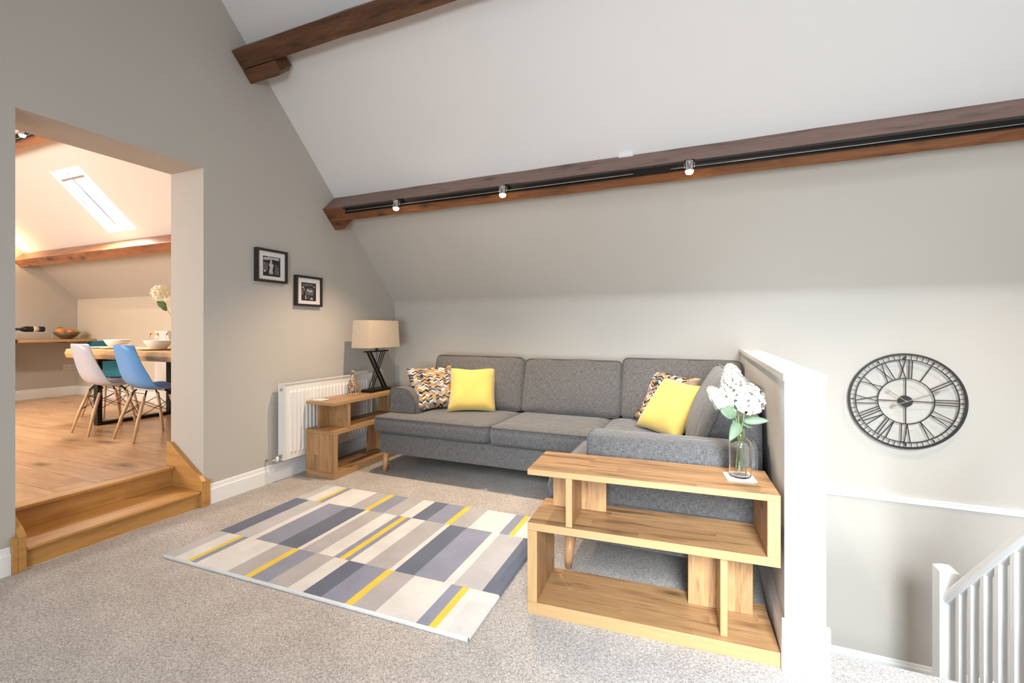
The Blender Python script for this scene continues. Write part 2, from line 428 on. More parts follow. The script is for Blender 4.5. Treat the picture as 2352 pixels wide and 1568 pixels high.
# left gable wall with the opening
mb = MB()
WA, WB, WC, WD = -1.95, -.75, .7, 1.9
mb.prism([(FY, -.2), (WA, -.2), (WA, KZ+1.045*(WA-FY)), (FY, KZ)], 0, -.35, 0)
mb.prism([(WA, -.2), (WB, -.2), (WB, WC), (WA, WC)], 0, -.35, 0)
mb.prism([(WA, WD), (WB, WD), (WB, KZ+1.045*(WB-FY)), (WA, KZ+1.045*(WA-FY))], 0, -.35, 0)
mb.prism([(WB, -.2), (O0, -.2), (O0, zs(O0)), (RY, RZ), (WB, KZ+1.045*(WB-FY))], 0, -.35, 0)
mb.prism([(O0, OPZ), (O1, OPZ), (O1, zs(O1)), (O0, zs(O0))], 0, -.35, 0)
mb.prism([(O1, -.2), (YB, -.2), (YB, KZ), (O1, zs(O1))], 0, -.35, 0)
wl = struct(mb.build('wall_left', M['wall']))
mb = MB()
for a, b_ in (((WA+.001, WC+.001), (WA+.05, WD-.001)), ((WB-.05, WC+.001), (WB-.001, WD-.001)), ((WA+.05, WC+.001), (WB-.05, WC+.05)), ((WA+.05, WD-.05), (WB-.05, WD-.001)), (((WA+WB)/2-.02, WC+.05), ((WA+WB)/2+.02, WD-.05))): mb.box((-.25, a[0], a[1]), (-.19, b_[0], b_[1]))
w5 = struct(mb.build('window_5', M['white'])); MB().box((-.225, WA+.05, WC+.05), (-.22, WB-.05, WD-.05)).build('pane', M['pane'], w5)
# back wall (runs down into the stairwell)
RK = .16; TL = RK*math.tan((pi/2-ALPHA)/2)
mb = MB(); mb.box((0, YB, -2.7), (XR, YB+.15, KZ-TL)); struct(mb.build('wall_back', M['wall']))
# slope: lower taupe band and white ceiling above the purlin
def slope_pts(s0, s1, yk, zk, th=.12, mirror=False):
    q = []
    for s, t in ((s0, 0), (s1, 0), (s1, th), (s0, th)):
        y = yk-s*CA+t*SA; z = zk+s*SA+t*CA
        q.append(((2*RY-y) if mirror else y, z))
    return q
def slope(name, m, x0, x1, s0, s1, yk, zk, mirror=False, holes=()):
    mb = MB(); xs = sorted({x0, x1}|{h[0] for h in holes}|{h[1] for h in holes}); ss = sorted({s0, s1}|{h[2] for h in holes}|{h[3] for h in holes})
    for i in range(len(xs)-1):
        for j in range(len(ss)-1):
            cx, cs = (xs[i]+xs[i+1])/2, (ss[j]+ss[j+1])/2
            if any(h[0] < cx < h[1] and h[2] < cs < h[3] for h in holes): continue
            mb.prism(slope_pts(ss[j], ss[j+1], yk, zk, mirror=mirror), 0, xs[i], xs[i+1])
    return struct(mb.build(name, m))
SL = (YB-RY)/CA
sp = (YB-3.235)/CA
slope('wall_slope', M['wall'], 0, XR, TL, sp, YB, KZ)
mb = MB(); cv = []
for k in range(13):      # plaster curve where the slope meets the wall
    a = (pi/2-ALPHA)*k/12; cv.append((YB-RK+RK*cos(a), KZ-TL+RK*sin(a)))
mb.prism(cv+[(cv[-1][0]+.12*SA, cv[-1][1]+.12*CA), (YB+.15, KZ+.1), (YB+.15, KZ-TL)], 0, 0, XR)
struct(mb.build('wall_curve', M['wall']))

slope('ceiling', M['ceiling'], 0, XR, sp, SL, YB, KZ)
RWIN = [(3.4, 4.5, 1.0, 2.3), (1.05, 2.15, 1.0, 2.3)]
slope('ceiling.001', M['ceiling'], 0, XR, 0, SL, YB, KZ, mirror=True, holes=RWIN)
def roof_window(i, x0, x1, s0, s1, yk, zk, mirror):
    mb = MB(); w = .05
    def Q(x, s, t):
        y = yk-s*CA+t*SA; z = zk+s*SA+t*CA
        return (x, (2*RY-y) if mirror else y, z)
    def slab(a0, a1, b0, b1, t0, t1, m_):
        v = [Q(x, s, t) for t in (t0, t1) for x, s in ((a0, b0), (a1, b0), (a1, b1), (a0, b1))]
        m_.add(v, [(0, 3, 2, 1), (4, 5, 6, 7), (0, 1, 5, 4), (1, 2, 6, 5), (2, 3, 7, 6), (3, 0, 4, 7)])
    e = .001
    slab(x0+e, x0+w, s0+e, s1-e, .04, .16, mb); slab(x1-w, x1-e, s0+e, s1-e, .04, .16, mb); slab(x0+w, x1-w, s0+e, s0+w, .04, .16, mb); slab(x0+w, x1-w, s1-w, s1-e, .04, .16, mb)
    f = mb.build('window_%d' % i, M['white']); struct(f)
    g = MB(); slab(x0+w, x1-w, s0+w, s1-w, .10, .106, g); g.build('pane', M['pane'], f)
    return f, slab
roof_window(1, *RWIN[0], YB, KZ, True); roof_window(2, *RWIN[1], YB, KZ, True)
# front knee wall and right wall (front opening added for the low fill lamp), below-floor stairwell
mb = MB(); mb.box((0, FY-.15, -.2), (2.7, FY, KZ)); mb.box((4.5, FY-.15, -.2), (XR, FY, KZ)); mb.box((2.7, FY-.15, -.2), (4.5, FY, .5)); mb.box((2.7, FY-.15, 1.4), (4.5, FY, KZ)); struct(mb.build('wall_front', M['wall']))
mb = MB()
for a, b_ in (((2.701, .501), (2.75, 1.399)), ((4.45, .501), (4.499, 1.399)), ((2.75, .501), (4.45, .55)), ((2.75, 1.35), (4.45, 1.399)), ((3.58, .55), (3.62, 1.35))): mb.box((a[0], FY-.11, a[1]), (b_[0], FY-.05, b_[1]))
w4 = struct(mb.build('window_4', M['white'])); MB().box((2.75, FY-.085, .55), (4.45, FY-.08, 1.35)).build('pane', M['pane'], w4)  # unseen frame and pane, added to go with the front fill lamp
mb = MB()
def gable(mb, x0, x1, z0):
    mb.prism([(FY, z0), (YB, z0), (YB, KZ), (RY, RZ), (FY, KZ)], 0, x0, x1)
gable(mb, XR, XR+.15, -2.7); struct(mb.build('wall_right', M['wall']))
# carpeted floor with the stairwell cut out
SX, SY = 3.513, 2.02
mb = MB(); mb.prism([(0, FY), (XR, FY), (XR, SY), (SX, SY), (SX, YB), (0, YB)], 2, -.22, 0)
struct(mb.build('floor', [M['carpet']]))
mb = MB(); mb.box((SX, SY-.12, -2.7), (XR, SY-.005, -.22)); mb.box((SX-.12, SY, -2.7), (SX-.001, YB, -.22)); struct(mb.build('wall_stairwell', M['wall']))
mb = MB(); mb.box((SX, 3.15, -1.42), (XR, YB, -1.28)); struct(mb.build('floor_landing', M['carpet']))
# stair flight down (hidden by the floor edge, seen from the side)
st = empty('carpeted_stair', (3.93, 2.1, -1.28), 'carpeted flight of stairs going down behind the white half wall', 'stairs')
for k in range(5):
    b = MB(); y0 = SY+k*.226; z1 = -.213*(k+1)
    b.box((SX+.002-3.93, y0-2.1, z1-.25+1.28), (4.345-3.93, y0+.226-2.1, z1+1.28)); b.build('step', M['carpet'], st, bevel=.012)
# half wall
HX0, HX1, HY0 = 3.40, 3.512, 1.87
mb = MB(); mb.box((HX0, HY0, 0), (HX1, YB, 1.016)); struct(mb.build('wall_half', M['grey_white']))
mb = MB(); mb.box((HX0-.012, HY0-.018, 1.016), (HX1+.006, YB, 1.042)); mb.box((HX0-.004, HY0-.012, 1.004), (HX0, YB, 1.016)); struct(mb.build('trim_1', M['white'], bevel=.008))
mb = MB(); mb.box((HX0-.008, HY0-.016, 0), (HX1+.004, HY0-.0005, 1.0155)); struct(mb.build('trim_2', M['white'], bevel=.004))
mb = MB(); mb.box((HX0-.018, HY0-.034, 0.0), (HX1+.014, HY0-.0165, .185)); struct(mb.build('baseboard_half_wall_end', M['white'], bevel=.004))
def skirting(name, path, h=.135, t=.018, z0=0.):
    """path: list of (x,y) with the room to the left when walking"""
    mb = MB()
    prof = [(0, 0), (t, 0), (t, h*.72), (t*.62, h*.80), (t*.5, h*.96), (t*.25, h), (0, h)]
    for (a, b) in zip(path, path[1:]):
        a = Vector((*a, 0)); b = Vector((*b, 0)); d = (b-a).normalized(); n = Vector((-d.y, d.x, 0))
        v = [p+n*q[0]+Vector((0, 0, z0+q[1])) for p in (a, b) for q in prof]; k = len(prof)
        mb.add(v, [list(range(k)), list(range(k, 2*k))[::-1]]+[(i, i+k, (i+1) % k+k, (i+1) % k) for i in range(k)])
    return struct(mb.build(name, M['white']))
skirting('baseboard_left', [(0.0005, YB), (0.0005, 2.062)])
skirting('baseboard_left.001', [(0.0005, 1.096), (0.0005, FY)])
skirting('baseboard_back', [(HX0, YB-.0005), (0.02, YB-.0005)])
skirting('baseboard_half_wall', [(HX0-.0005, HY0-.02), (HX0-.0005, YB-.02)], h=.15)
skirting('baseboard_stairwell', [(XR, YB-.0005), (SX, YB-.0005)], h=.10, z0=-1.28)
mb = MB(); mb.box((SX, YB-.016, -.046), (XR, YB-.0005, -.002)); mb.box((SX, YB-.024, -.014), (XR, YB-.016, -.002)); struct(mb.build('trim_3', M['white'], bevel=.003))

# ---- dining room shell
DY = 3.68; DK = 1.63; DZ = .245; DX = -5.35; DF = -1.3
DRZ = DK+1.045*(DY-RY)
mb = MB(); mb.box((DX, DY, 0), (-.3505, DY+.12, DK)); struct(mb.build('wall_dining_back', M['cream_wall']))
mb = MB(); mb.prism([(DF, 0), (DY, 0), (DY, DK), (RY, DRZ), (DF, DRZ-1.045*(RY-DF))], 0, DX-.12, DX); struct(mb.build('wall_dining_end', M['wall']))
mb = MB(); mb.box((DX, DF-.12, 0), (-.3505, DF, 2.6)); struct(mb.build('wall_dining_front', M['cream_wall']))
DSK = (-3.204, -2.664, (DY-3.031)/CA, (DY-2.517)/CA)
dsp = (DY-3.11)/CA
slope('wall_dining_slope', M['wall'], DX, -.3505, 0, dsp, DY, DK)
slope('ceiling_dining', M['ceiling'], DX, -.3505, dsp, (DY-RY)/CA, DY, DK, holes=[DSK])
yd = RY+(DY-RY)
slope('ceiling_dining.001', M['ceiling'], DX, -.3505, (DY-(2*RY-DF))/CA, (DY-RY)/CA, DY, DK, mirror=True)
fr, slab = roof_window(3, *DSK, DY, DK, False)
g = MB(); slab(DSK[0]+.06, DSK[1]-.06, DSK[3]-.12, DSK[3]-.095, .0, .03, g); g.build('ventilation_bar', M['steel'], fr)
# reveal of the dining skylight is the 12 cm slope itself
mb = MB(); mb.box((DX, DF, 0), (-.3505, DY, DZ-.022)); dfl = struct(mb.build('floor_dining', M['floor_oak']))
mb = MB(); mb.box((DX, DF, DZ-.0225), (-.352, .85, DZ-.003)); mb.build('board_field', M['floor_oak'], dfl)
y = .855; first = None; rw = .188
plank_mats = [M['floor_oak']]
for r in range(15):
    y1 = min(y+rw, DY-.0)
    x = -.353-random.random()*1.4; xs = [-.353]
    while x > DX+.4: xs.append(x); x -= 1.05+random.random()*.7
    xs.append(DX)
    for a, b in zip(xs, xs[1:]):
        zt = DZ-.003+random.random()*.0012
        p = MB(); p.box((b+.0012, y+.0012, DZ-.022), (a-.0012, y1-.0012, zt)); p.build('floorboard', M['floor_oak'], dfl, grain=0)
    y = y1
    if y >= DY-.01: break
skirting('baseboard_dining_back', [(-.352, DY-.0005), (-3.02, DY-.0005)], z0=DZ-.003)
skirting('baseboard_dining_end', [(-3.28, DY-.0005), (DX+.0005, DY-.0005), (DX+.0005, 2.88)], z0=DZ-.003, h=.13)
mb = MB(); mb.box((-3.28, DY-.13, DZ-.003), (-3.02, DY, 1.175)); struct(mb.build('trim_4', M['grey_white'], bevel=.002))
# ---- oak steps in the opening
stp = empty('oak_steps', (0, 1.575, 0), 'two oak steps up through the opening into the dining room', 'steps')
def P(b, name, m, parent, off, **kw):
    for i in range(len(b.v)): b.v[i] = b.v[i]-Vector(off)
    return b.build(name, m, parent, **kw)
so = (0, 1.575, 0)
ya, yb = 1.148, 2.003
P(MB().box((-.02, ya, 0.0), (0.0, yb, .092)), 'riser', M['oak'], stp, so, grain=1, bevel=.001)
P(MB().box((-.30, ya, .092), (.022, yb, .112)), 'tread', M['oak'], stp, so, grain=1, bevel=.007)
P(MB().box((-.30, ya, .112), (-.28, yb, .222)), 'riser', M['oak'], stp, so, grain=1, bevel=.001)
P(MB().box((-.351, ya, .2225), (-.255, yb, .2445)), 'nosing', M['oak'], stp, so, grain=1, bevel=.007)
def stringer(y0, y1, w0, w1):
    b = MB(); b.prism([(-.348, 0.0), (.03, 0.0), (.03, .175), (.0, .205), (-.318, .405), (-.348, .405)], 1, y0, y1)
    b.box((0.0005, w0, 0), (.03, w1, .175)) if w1 > w0 else None
    return b
P(stringer(2.0035, 2.0335, 2.034, 2.061), 'side_board', M['oak'], stp, so, grain=0, bevel=.002)
P(stringer(1.1175, 1.1475, 1.097, 1.117), 'side_board', M['oak'], stp, so, grain=0, bevel=.002)

# ================================================================== BEAMS
def beam(name, label, x0, x1, B, ab, bc, corb=None, mats=None, wob=.0022, seed=1):
    """purlin square to the slope: B is its outermost edge (y,z)"""
    rnd = random.Random(seed)
    by, bz = B
    A = (by+ab*SA, bz+ab*CA); Cc = (by+bc*CA, bz-bc*SA); D = (A[0]+bc*CA, A[1]-bc*SA)
    e = empty(name, (x0, by, bz), label, 'beam')
    b = MB(); n = 26; vs = []; rows = []
    for i in range(n+1):
        x = x0+(x1-x0)*i/n
        row = []
        for (yy, zz) in (A, B, Cc, D):
            row.append((x-x0, yy-by+rnd.uniform(-wob, wob), zz-bz+rnd.uniform(-wob, wob)))
        vs += row
    fs = []; ms = []
    for i in range(n):
        for k in range(4):
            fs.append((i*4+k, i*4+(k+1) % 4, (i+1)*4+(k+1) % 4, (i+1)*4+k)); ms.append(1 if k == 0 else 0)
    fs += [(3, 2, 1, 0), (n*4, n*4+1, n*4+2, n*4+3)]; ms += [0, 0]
    b.add(vs, fs, ms); b.build('timber', mats or [M['beam'], M['beam_lit_face']], e, grain=0, bevel=.004)
    if corb:
        L, t = corb
        b = MB(); c = Vector((0, Cc[0]-by, Cc[1]-bz)); d1 = Vector((0, CA, -SA)); n1 = Vector((0, -SA, -CA))
        pts = [(0, -ab*.85, .004), (0, .0, .004), (L, .0, .004), (L*1.12, 0, .004), (L*1.12, -ab*.85, .004)]
        v = []
        for off, xx in ((.004, L*.98), (t*.75, L), (t, L*.86)):
            for s_ in (0, -ab*.8):
                v += [c+d1*off-n1*(-s_)*1 if False else c+d1*off+n1*s_+Vector((0, 0, 0)), c+d1*off+n1*s_+Vector((xx, 0, 0))]
        # 3 levels x (outer pair, inner pair)
        f = []
        for l in range(2):
            o = l*4; q = o+4
            f += [(o, o+1, q+1, q), (o+2, q+2, q+3, o+3), (o+1, o+3, q+3, q+1), (o, q, q+2, o+2)]
        f += [(0, 2, 3, 1), (8, 9, 11, 10)]
        b.add(v, f); b.build('corbel', (mats or [M['beam']])[0], e, grain=0, bevel=.004)
    return e
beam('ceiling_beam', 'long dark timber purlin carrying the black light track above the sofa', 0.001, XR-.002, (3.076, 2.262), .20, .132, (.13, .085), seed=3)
beam('ceiling_beam', 'upper dark timber purlin with a block under its wall end, near the ridge', 0.001, XR-.002, (2.227, 3.193), .165, .125, (.33, .10), [M['beam_dark'], M['beam_dark']], seed=5)
beam('ceiling_beam', 'warm brown purlin below the dining room skylight', DX+.001, -.3515, (2.99, 2.108), .155, .115, None, [M['beam_warm']]*2, seed=8)
beam('ceiling_beam', 'upper brown purlin at the top left of the opening', DX+.001, -.3515, (2.15, 3.05), .18, .13, None, [M['beam_warm']]*2, seed=9)
# light track on the edge of the lower purlin
def track(x0, x1, B, label):
    by, bz = B; e = empty('light_track', (x0, by, bz), label, 'light track')
    d1 = Vector((0, CA, -SA)); n1 = Vector((0, -SA, -CA)); L = x1-x0
    def sl(name, xa, xb, s0, s1, t0, t1, m):
        v = []
        for xx in (xa, xb):
            for s_, t_ in ((s0, t0), (s1, t0), (s1, t1), (s0, t1)): v.append(Vector((xx, 0, 0))+d1*s_+n1*t_)
        MB().add(v, [(3, 2, 1, 0), (4, 5, 6, 7), (0, 1, 5, 4), (1, 2, 6, 5), (2, 3, 7, 6), (3, 0, 4, 7)]).build(name, m, e)
    sl('rail', 0, L, .002, .052, .004, .014, M['black'])
    sl('rail_lip', 0, L, .002, .008, .014, .032, M['black'])
    sl('rail_lip', 0, L, .044, .052, .014, .032, M['black'])
    sl('conductor', .02, L-.02, .034, .039, .0145, .022, M['steel'])
    if L > 4:
        sl('joint', 2.45, 2.68, .0085, .0435, .0145, .0335, M['black'])
    return e
track(.25, XR-.1, (3.076, 2.262), 'black lighting track along the lower purlin above the sofa')
track(DX+1.0, -.6, (2.15, 3.05), 'dark lighting track on the dining room upper purlin')
def spot(x, B, label, energy, tx=0, ty=.1, ang=95, group=None, bl=.2):
    by, bz = B; yb_, zb_ = by-.075, bz-.095
    e = empty('track_spotlight', (x, yb_, zb_), label, 'spotlight', group)
    MB().box((-.03, .035, .062), (.03, .085, .085)).build('adapter', M['black'], e, bevel=.003)
    MB().tube([(-.028, .0, .02), (-.03, .01, .05), (0, .04, .066), (.03, .01, .05), (.028, .0, .02)], .0025, 6).build('bracket', M['steel'], e, smooth=True)
    MB().lathe([(.020, .062), (.023, .058), (.023, .05), (.021, .012), (.027, .006), (.0255, .0), (.024, .006), (.019, .012), (.0, .015)], seg=20).build('lamp_body', M['steel'], e, smooth=True)
    MB().lathe([(.0, .010), (.0232, .005), (.0235, -.006), (.017, -.017), (.0, -.022)], seg=20).build('bulb', M['bulb'], e, smooth=True)
    l = bpy.data.lights.new('spot_beam', 'SPOT'); l.energy = energy; l.color = (1, .76, .52); l.spot_size = radians(ang); l.spot_blend = bl; l.shadow_soft_size = .018
    o = bpy.data.objects.new('spot_beam', l); C.objects.link(o); o.location = (x, yb_, zb_-.03)
    d = Vector((tx, ty, -1)); o.rotation_euler = d.to_track_quat('-Z', 'Y').to_euler()
    return e
LB = (3.076, 2.262)
SPE = 88
spot(.855, LB, 'lit spotlight on the black track, nearest the left gable wall', SPE, -.05, -.05, 118, bl=.8)
spot(1.79, LB, 'lit spotlight on the black track, above the middle of the sofa', SPE, .0, -.05, 118, bl=.8)
spot(3.045, LB, 'lit spotlight on the black track, the brightest and furthest right', SPE, .1, -.05, 118, bl=.8)
spot(4.78, LB, 'lit spotlight on the black track, beyond the clock at the far right', 45, .1, .1, 118, bl=.8)
spot(-2.56, (2.15, 3.05), 'small spotlight on the dining room upper purlin', SPE, -.3, .1, 118, bl=.8)
# white mounting plate caught between beam and ceiling
b = MB(); b.box((-.05, -.02, -.022), (.05, .012, .012)); o = b.build('ceiling_plate', M['white'], bevel=.006); o.location = (2.63, 3.212, 2.405); o.rotation_euler = (radians(45), 0, 0)
setp(o, 'small white plate above the track joint where beam meets ceiling', 'ceiling fitting')
# warm wall light glow inside the dining room (lamp fixed to the end wall)
wl_ = empty('wall_light', (DX+.06, 2.80, 2.12), 'small wall light on the dining end wall behind the opening edge', 'wall light')
MB().lathe([(.0, -.05), (.045, -.04), (.055, .04), (.05, .05), (.0, .045)], seg=20).build('shade', M['shade'], wl_, smooth=True)
MB().box((-.06, -.03, -.03), (-.0455, .03, .03)).build('back_plate', M['steel'], wl_)
l = bpy.data.lights.new('wall_light_glow', 'POINT'); l.energy = 9; l.color = (1, .6, .28); l.shadow_soft_size = .03
o = bpy.data.objects.new('wall_light_glow', l); C.objects.link(o); o.location = (DX+.12, 2.80, 2.22)

# ================================================================== RUG
RC = {'g': rugm('rug_silver', (.50, .48, .49)), 'c': rugm('rug_ivory', (.72, .69, .67)), 'y': rugm('rug_yellow', (.78, .56, .06)),
      'b': rugm('rug_slate_blue', (.265, .275, .36)), 'w': rugm('rug_warm_grey', (.44, .41, .412)), 'd': rugm('rug_charcoal_blue', (.125, .14, .195))}
keys = list(RC)
r13 = [(.52, 'g'), (.599, 'c'), (.69, 'y'), (.72, 'b'), (.758, 'c'), (.982, 'w'), (1.097, 'y'), (1.138, 'b'), (1.25, 'w'), (1.375, 'c'), (1.465, 'd'), (1.57, 'b'), (1.70, 'y'), (1.74, 'w'), (1.86, 'c'), (2.06, 'b'), (2.118, 'y'), (2.152, 'c')]
r2 = [(.52, 'd'), (.636, 'g'), (.763, 'c'), (.808, 'b'), (.974, 'd'), (1.115, 'c'), (1.146, 'w'), (1.261, 'c'), (1.363, 'b'), (1.40, 'y'), (1.437, 'b'), (1.469, 'c'), (1.568, 'w'), (1.71, 'c'), (1.741, 'd'), (1.853, 'b'), (2.019, 'c'), (2.068, 'g'), (2.214, 'd')]
mb = MB(); RW, RD, TH = 1.775, 1.15, .016
def rug_row(st_, y0, y1):
    for i, (x, k) in enumerate(st_):
        x0 = x-.52; x1 = (st_[i+1][0]-.52) if i+1 < len(st_) else RW
        n = 6
        vs = []
        for j in range(n+1):
            yy = y0+(y1-y0)*j/n
            vs += [(x0, yy, TH), (x1, yy, TH)]
        mb.add(vs, [(2*j, 2*j+1, 2*j+3, 2*j+2) for j in range(n)], keys.index(k))
        for yy, s_ in ((0, -1), (RD, 1)):
            if (s_ < 0 and y0 == 0) or (s_ > 0 and y1 == RD):
                mb.add([(x0, yy, TH), (x1, yy, TH), (x1, yy+s_*.006, TH*.55), (x0, yy+s_*.006, TH*.55), (x1, yy+s_*.004, 0), (x0, yy+s_*.004, 0)],
                       [(0, 3, 2, 1), (3, 5, 4, 2)] if s_ < 0 else [(0, 1, 2, 3), (3, 2, 4, 5)], 1 if s_ < 0 else keys.index(k))
rug_row(r13, 0, .30); rug_row(r2, .30, .862); rug_row(r13, .862, RD)
for xx, s_ in ((0, -1), (RW, 1)):
    for (y0, y1, k) in ((0, .30, 'g' if s_ < 0 else 'c'), (.30, .862, 'd'), (.862, RD, 'g' if s_ < 0 else 'c')):
        mb.add([(xx, y0, TH), (xx, y1, TH), (xx+s_*.006, y1, TH*.55), (xx+s_*.006, y0, TH*.55), (xx+s_*.004, y1, 0), (xx+s_*.004, y0, 0)],
               [(0, 1, 2, 3), (3, 2, 4, 5)] if s_ < 0 else [(0, 3, 2, 1), (3, 5, 4, 2)], keys.index(k))
mb.add([(0, 0, 0), (RW, 0, 0), (RW, RD, 0), (0, RD, 0)], [(0, 3, 2, 1)], 0)
rug = mb.build('rug', [RC[k] for k in keys]); rug.location = (.522, 1.495, .0005); rug.rotation_euler = (0, 0, radians(1.7))
setp(rug, 'patchwork stripe rug in ivory, greys, slate and yellow on the carpet', 'rug')

# ================================================================== SOFA
SF = M['sofa']
sofa = empty('corner_sofa', (.6, 3.1, 0), 'charcoal grey fabric corner sofa with loose cushions along the back wall', 'sofa')
SO = Vector((.6, 3.1, 0))
def rounded(poly, rad, seg=5):
    """round the corners of a CCW/CW polygon"""
    out = []; n = len(poly)
    for i, p in enumerate(poly):
        p = Vector(p); a = Vector(poly[i-1]); b = Vector(poly[(i+1) % n])
        r = rad if not isinstance(rad, (list, tuple)) else rad[i]
        da = (a-p).normalized(); db = (b-p).normalized()
        r = min(r, (a-p).length*.45, (b-p).length*.45)
        s = p+da*r; e = p+db*r
        for k in range(seg+1):
            t = k/seg; out.append((s*(1-t)**2+p*2*t*(1-t)+e*t*t))
    return out
def inset(pts, d):
    n = len(pts); out = []
    area_ = sum(pts[i].x*pts[(i+1) % n].y-pts[(i+1) % n].x*pts[i].y for i in range(n))
    sg = 1 if area_ > 0 else -1
    for i in range(n):
        t = (pts[(i+1) % n]-pts[i-1]); t = t.normalized() if t.length > 1e-9 else Vector((1, 0))
        out.append(pts[i]+Vector((-t.y, t.x))*d*sg)
    return out
def offset_poly(poly, d):
    n = len(poly); out = []
    for i in range(n):
        p = poly[i]; a = (p-poly[i-1]).normalized(); b = (poly[(i+1) % n]-p).normalized()
        na = Vector((-a.y, a.x)); nb = Vector((-b.y, b.x)); m = (na+nb); m = m/max(.2, m.dot(m)/2)
        out.append(p+m*d)
    return out
def slabmesh(poly, z0, z1, r=.02, rad=.04, dome=.012, sidebulge=.006):
    poly = [Vector(p) for p in poly]; n0 = len(poly)
    rads = list(rad) if isinstance(rad, (list, tuple)) else [rad]*n0
    if sum(poly[i].x*poly[(i+1) % n0].y-poly[(i+1) % n0].x*poly[i].y for i in range(n0)) < 0:
        poly = poly[::-1]; rads = rads[::-1]
    conv = []
    for i in range(n0):
        a = poly[i]-poly[i-1]; b = poly[(i+1) % n0]-poly[i]; conv.append(a.x*b.y-a.y*b.x > 0)
    def ring_(d): return rounded(offset_poly(poly, d), [max(.004, q-d) if c_ else q+d for q, c_ in zip(rads, conv)])
    h = z1-z0
    prof = [(.05, 0), (r, 0), (r*.3, r*.3), (0, r), (-sidebulge, h*.5), (0, h-r), (r*.3, h-r*.3), (r, h), (r+.025, h+dome*.5), (r+.055, h+dome)]
    v = []
    for ins, zz in prof: v += [Vector((p.x, p.y, z0+zz)) for p in ring_(ins)]
    n = len(v)//len(prof); f = []
    for k in range(len(prof)-1):
        for i in range(n): f.append((k*n+i, k*n+(i+1) % n, (k+1)*n+(i+1) % n, (k+1)*n+i))
    f.append(list(range(n))[::-1]); f.append(list(range((len(prof)-1)*n, len(prof)*n)))
    return v, f, ring_(0), ring_(.002)
def seat_cushion(poly, z0, z1, rad=.05):
    v, f, pts, e = slabmesh(poly, z0, z1, .02, rad, .014, .01)
    b = MB().add(v, f); o = P(b, 'seat_cushion', SF, sofa, SO, smooth=True)
    for z in (z1-.008, z0+.008):
        t = MB().tube([(p.x, p.y, z) for p in inset(pts, .001)], .0042, 6, closed=True); P(t, 'piping', M['piping'], o, SO, smooth=True)
    return o
def slabobj(name, poly, z0, z1, parent=sofa, off=SO, r=.02, rad=.03, dome=0., **kw):
    v, f, pts, e = slabmesh(poly, z0, z1, r, rad, dome, .003)
    return P(MB().add(v, f), name, SF, parent, off, smooth=True, **kw)
# base
slabobj('base', [(.615, 3.085), (2.435, 3.085), (2.435, 2.19), (3.25, 2.19), (3.25, 4.03), (.615, 4.03)], .165, .338, r=.018)
# seats
seat_cushion([(.59, 3.045), (1.655, 3.04), (1.655, 3.70), (.86, 3.70), (.86, 3.25), (.59, 3.25)], .345, .475, [.05, .09, .03, .03, .03, .05])
seat_cushion([(1.665, 3.035), (2.435, 3.035), (2.435, 3.70), (1.665, 3.70)], .345, .478, [.06, .06, .03, .03])
seat_cushion([(2.41, 2.165), (2.61, 2.165), (2.61, 2.43), (3.12, 2.43), (3.12, 3.74), (2.445, 3.74), (2.445, 3.0), (2.41, 2.9)], .345, .480, [.05, .03, .03, .03, .03, .03, .02, .02])
# arms: rounded on the inner side
def arm_section(w, h, rin, n=8):
    # (lateral, z) lateral 0 = outer face, w = inner face
    pts = [(0, 0)]; pts += [(-.006, h*.5), (0, h-.03), (.008, h-.008), (.03, h)]
    for k in range(n+1):
        a = pi/2*(1-k/n); pts.append((w-rin+rin*cos(a)*1.0, h-rin+rin*sin(a)))
    pts += [(w+.004, (h-rin)*.5), (w, 0)]
    return pts
def arm(origin, along, lat, length, w, z0, h, rin=.11):
    sec = arm_section(w, h, rin); A = Vector((*along, 0)); Lt = Vector((*lat, 0)); o = Vector((*origin, z0))
    b = MB(); n = len(sec); st_ = [(0, .012), (.012, .0), (length*.33, 0), (length*.66, 0), (length-.012, 0), (length, .012)]
    v = []
    cx = sum(p[0] for p in sec)/n; cz = sum(p[1] for p in sec)/n
    for s_, ins in st_:
        for p in sec:
            q0 = p[0]+(cx-p[0])*ins/.12; q1 = p[1]+(cz-p[1])*ins/.3 if p[1] > .05 else p[1]
            v.append(o+A*s_+Lt*q0+Vector((0, 0, q1)))
    f = []
    for k in range(len(st_)-1):
        for i in range(n): f.append((k*n+i, k*n+(i+1) % n, (k+1)*n+(i+1) % n, (k+1)*n+i))
    f += [list(range(n)), list(range((len(st_)-1)*n, len(st_)*n))[::-1]]
    b.add(v, f)
    # orientation fix through bmesh later
    a_ = P(b, 'arm', SF, sofa, SO, smooth=False, bevel=.0)
    bm = bmesh.new(); bm.from_mesh(a_.data); bmesh.ops.recalc_face_normals(bm, faces=bm.faces)
    for fc in bm.faces: fc.smooth = len(fc.verts) < 6
    bm.to_mesh(a_.data); bm.free()
    for s_ in (.006, length-.006):
        t = MB().tube([o+A*s_+Lt*p[0]+Vector((0, 0, p[1]+.001)) for p in sec[1:-1]], .0042, 6); P(t, 'piping', M['piping'], a_, SO, smooth=True)
    return a_
arm((.60, 3.25), (0, 1), (1, 0), .78, .255, .34, .345, .13)       # left arm
arm((2.605, 2.172), (1, 0), (0, 1), .735, .25, .34, .35, .10)        # near arm of the return
# back frames
slabobj('back_frame', [(.60, 3.88), (3.28, 3.88), (3.28, 4.06), (.60, 4.06)], .338, .80, r=.03)
slabobj('back_frame', [(3.27, 2.36), (3.375, 2.36), (3.375, 4.06), (3.29, 4.06), (3.27, 3.88)], .338, .80, r=.03)
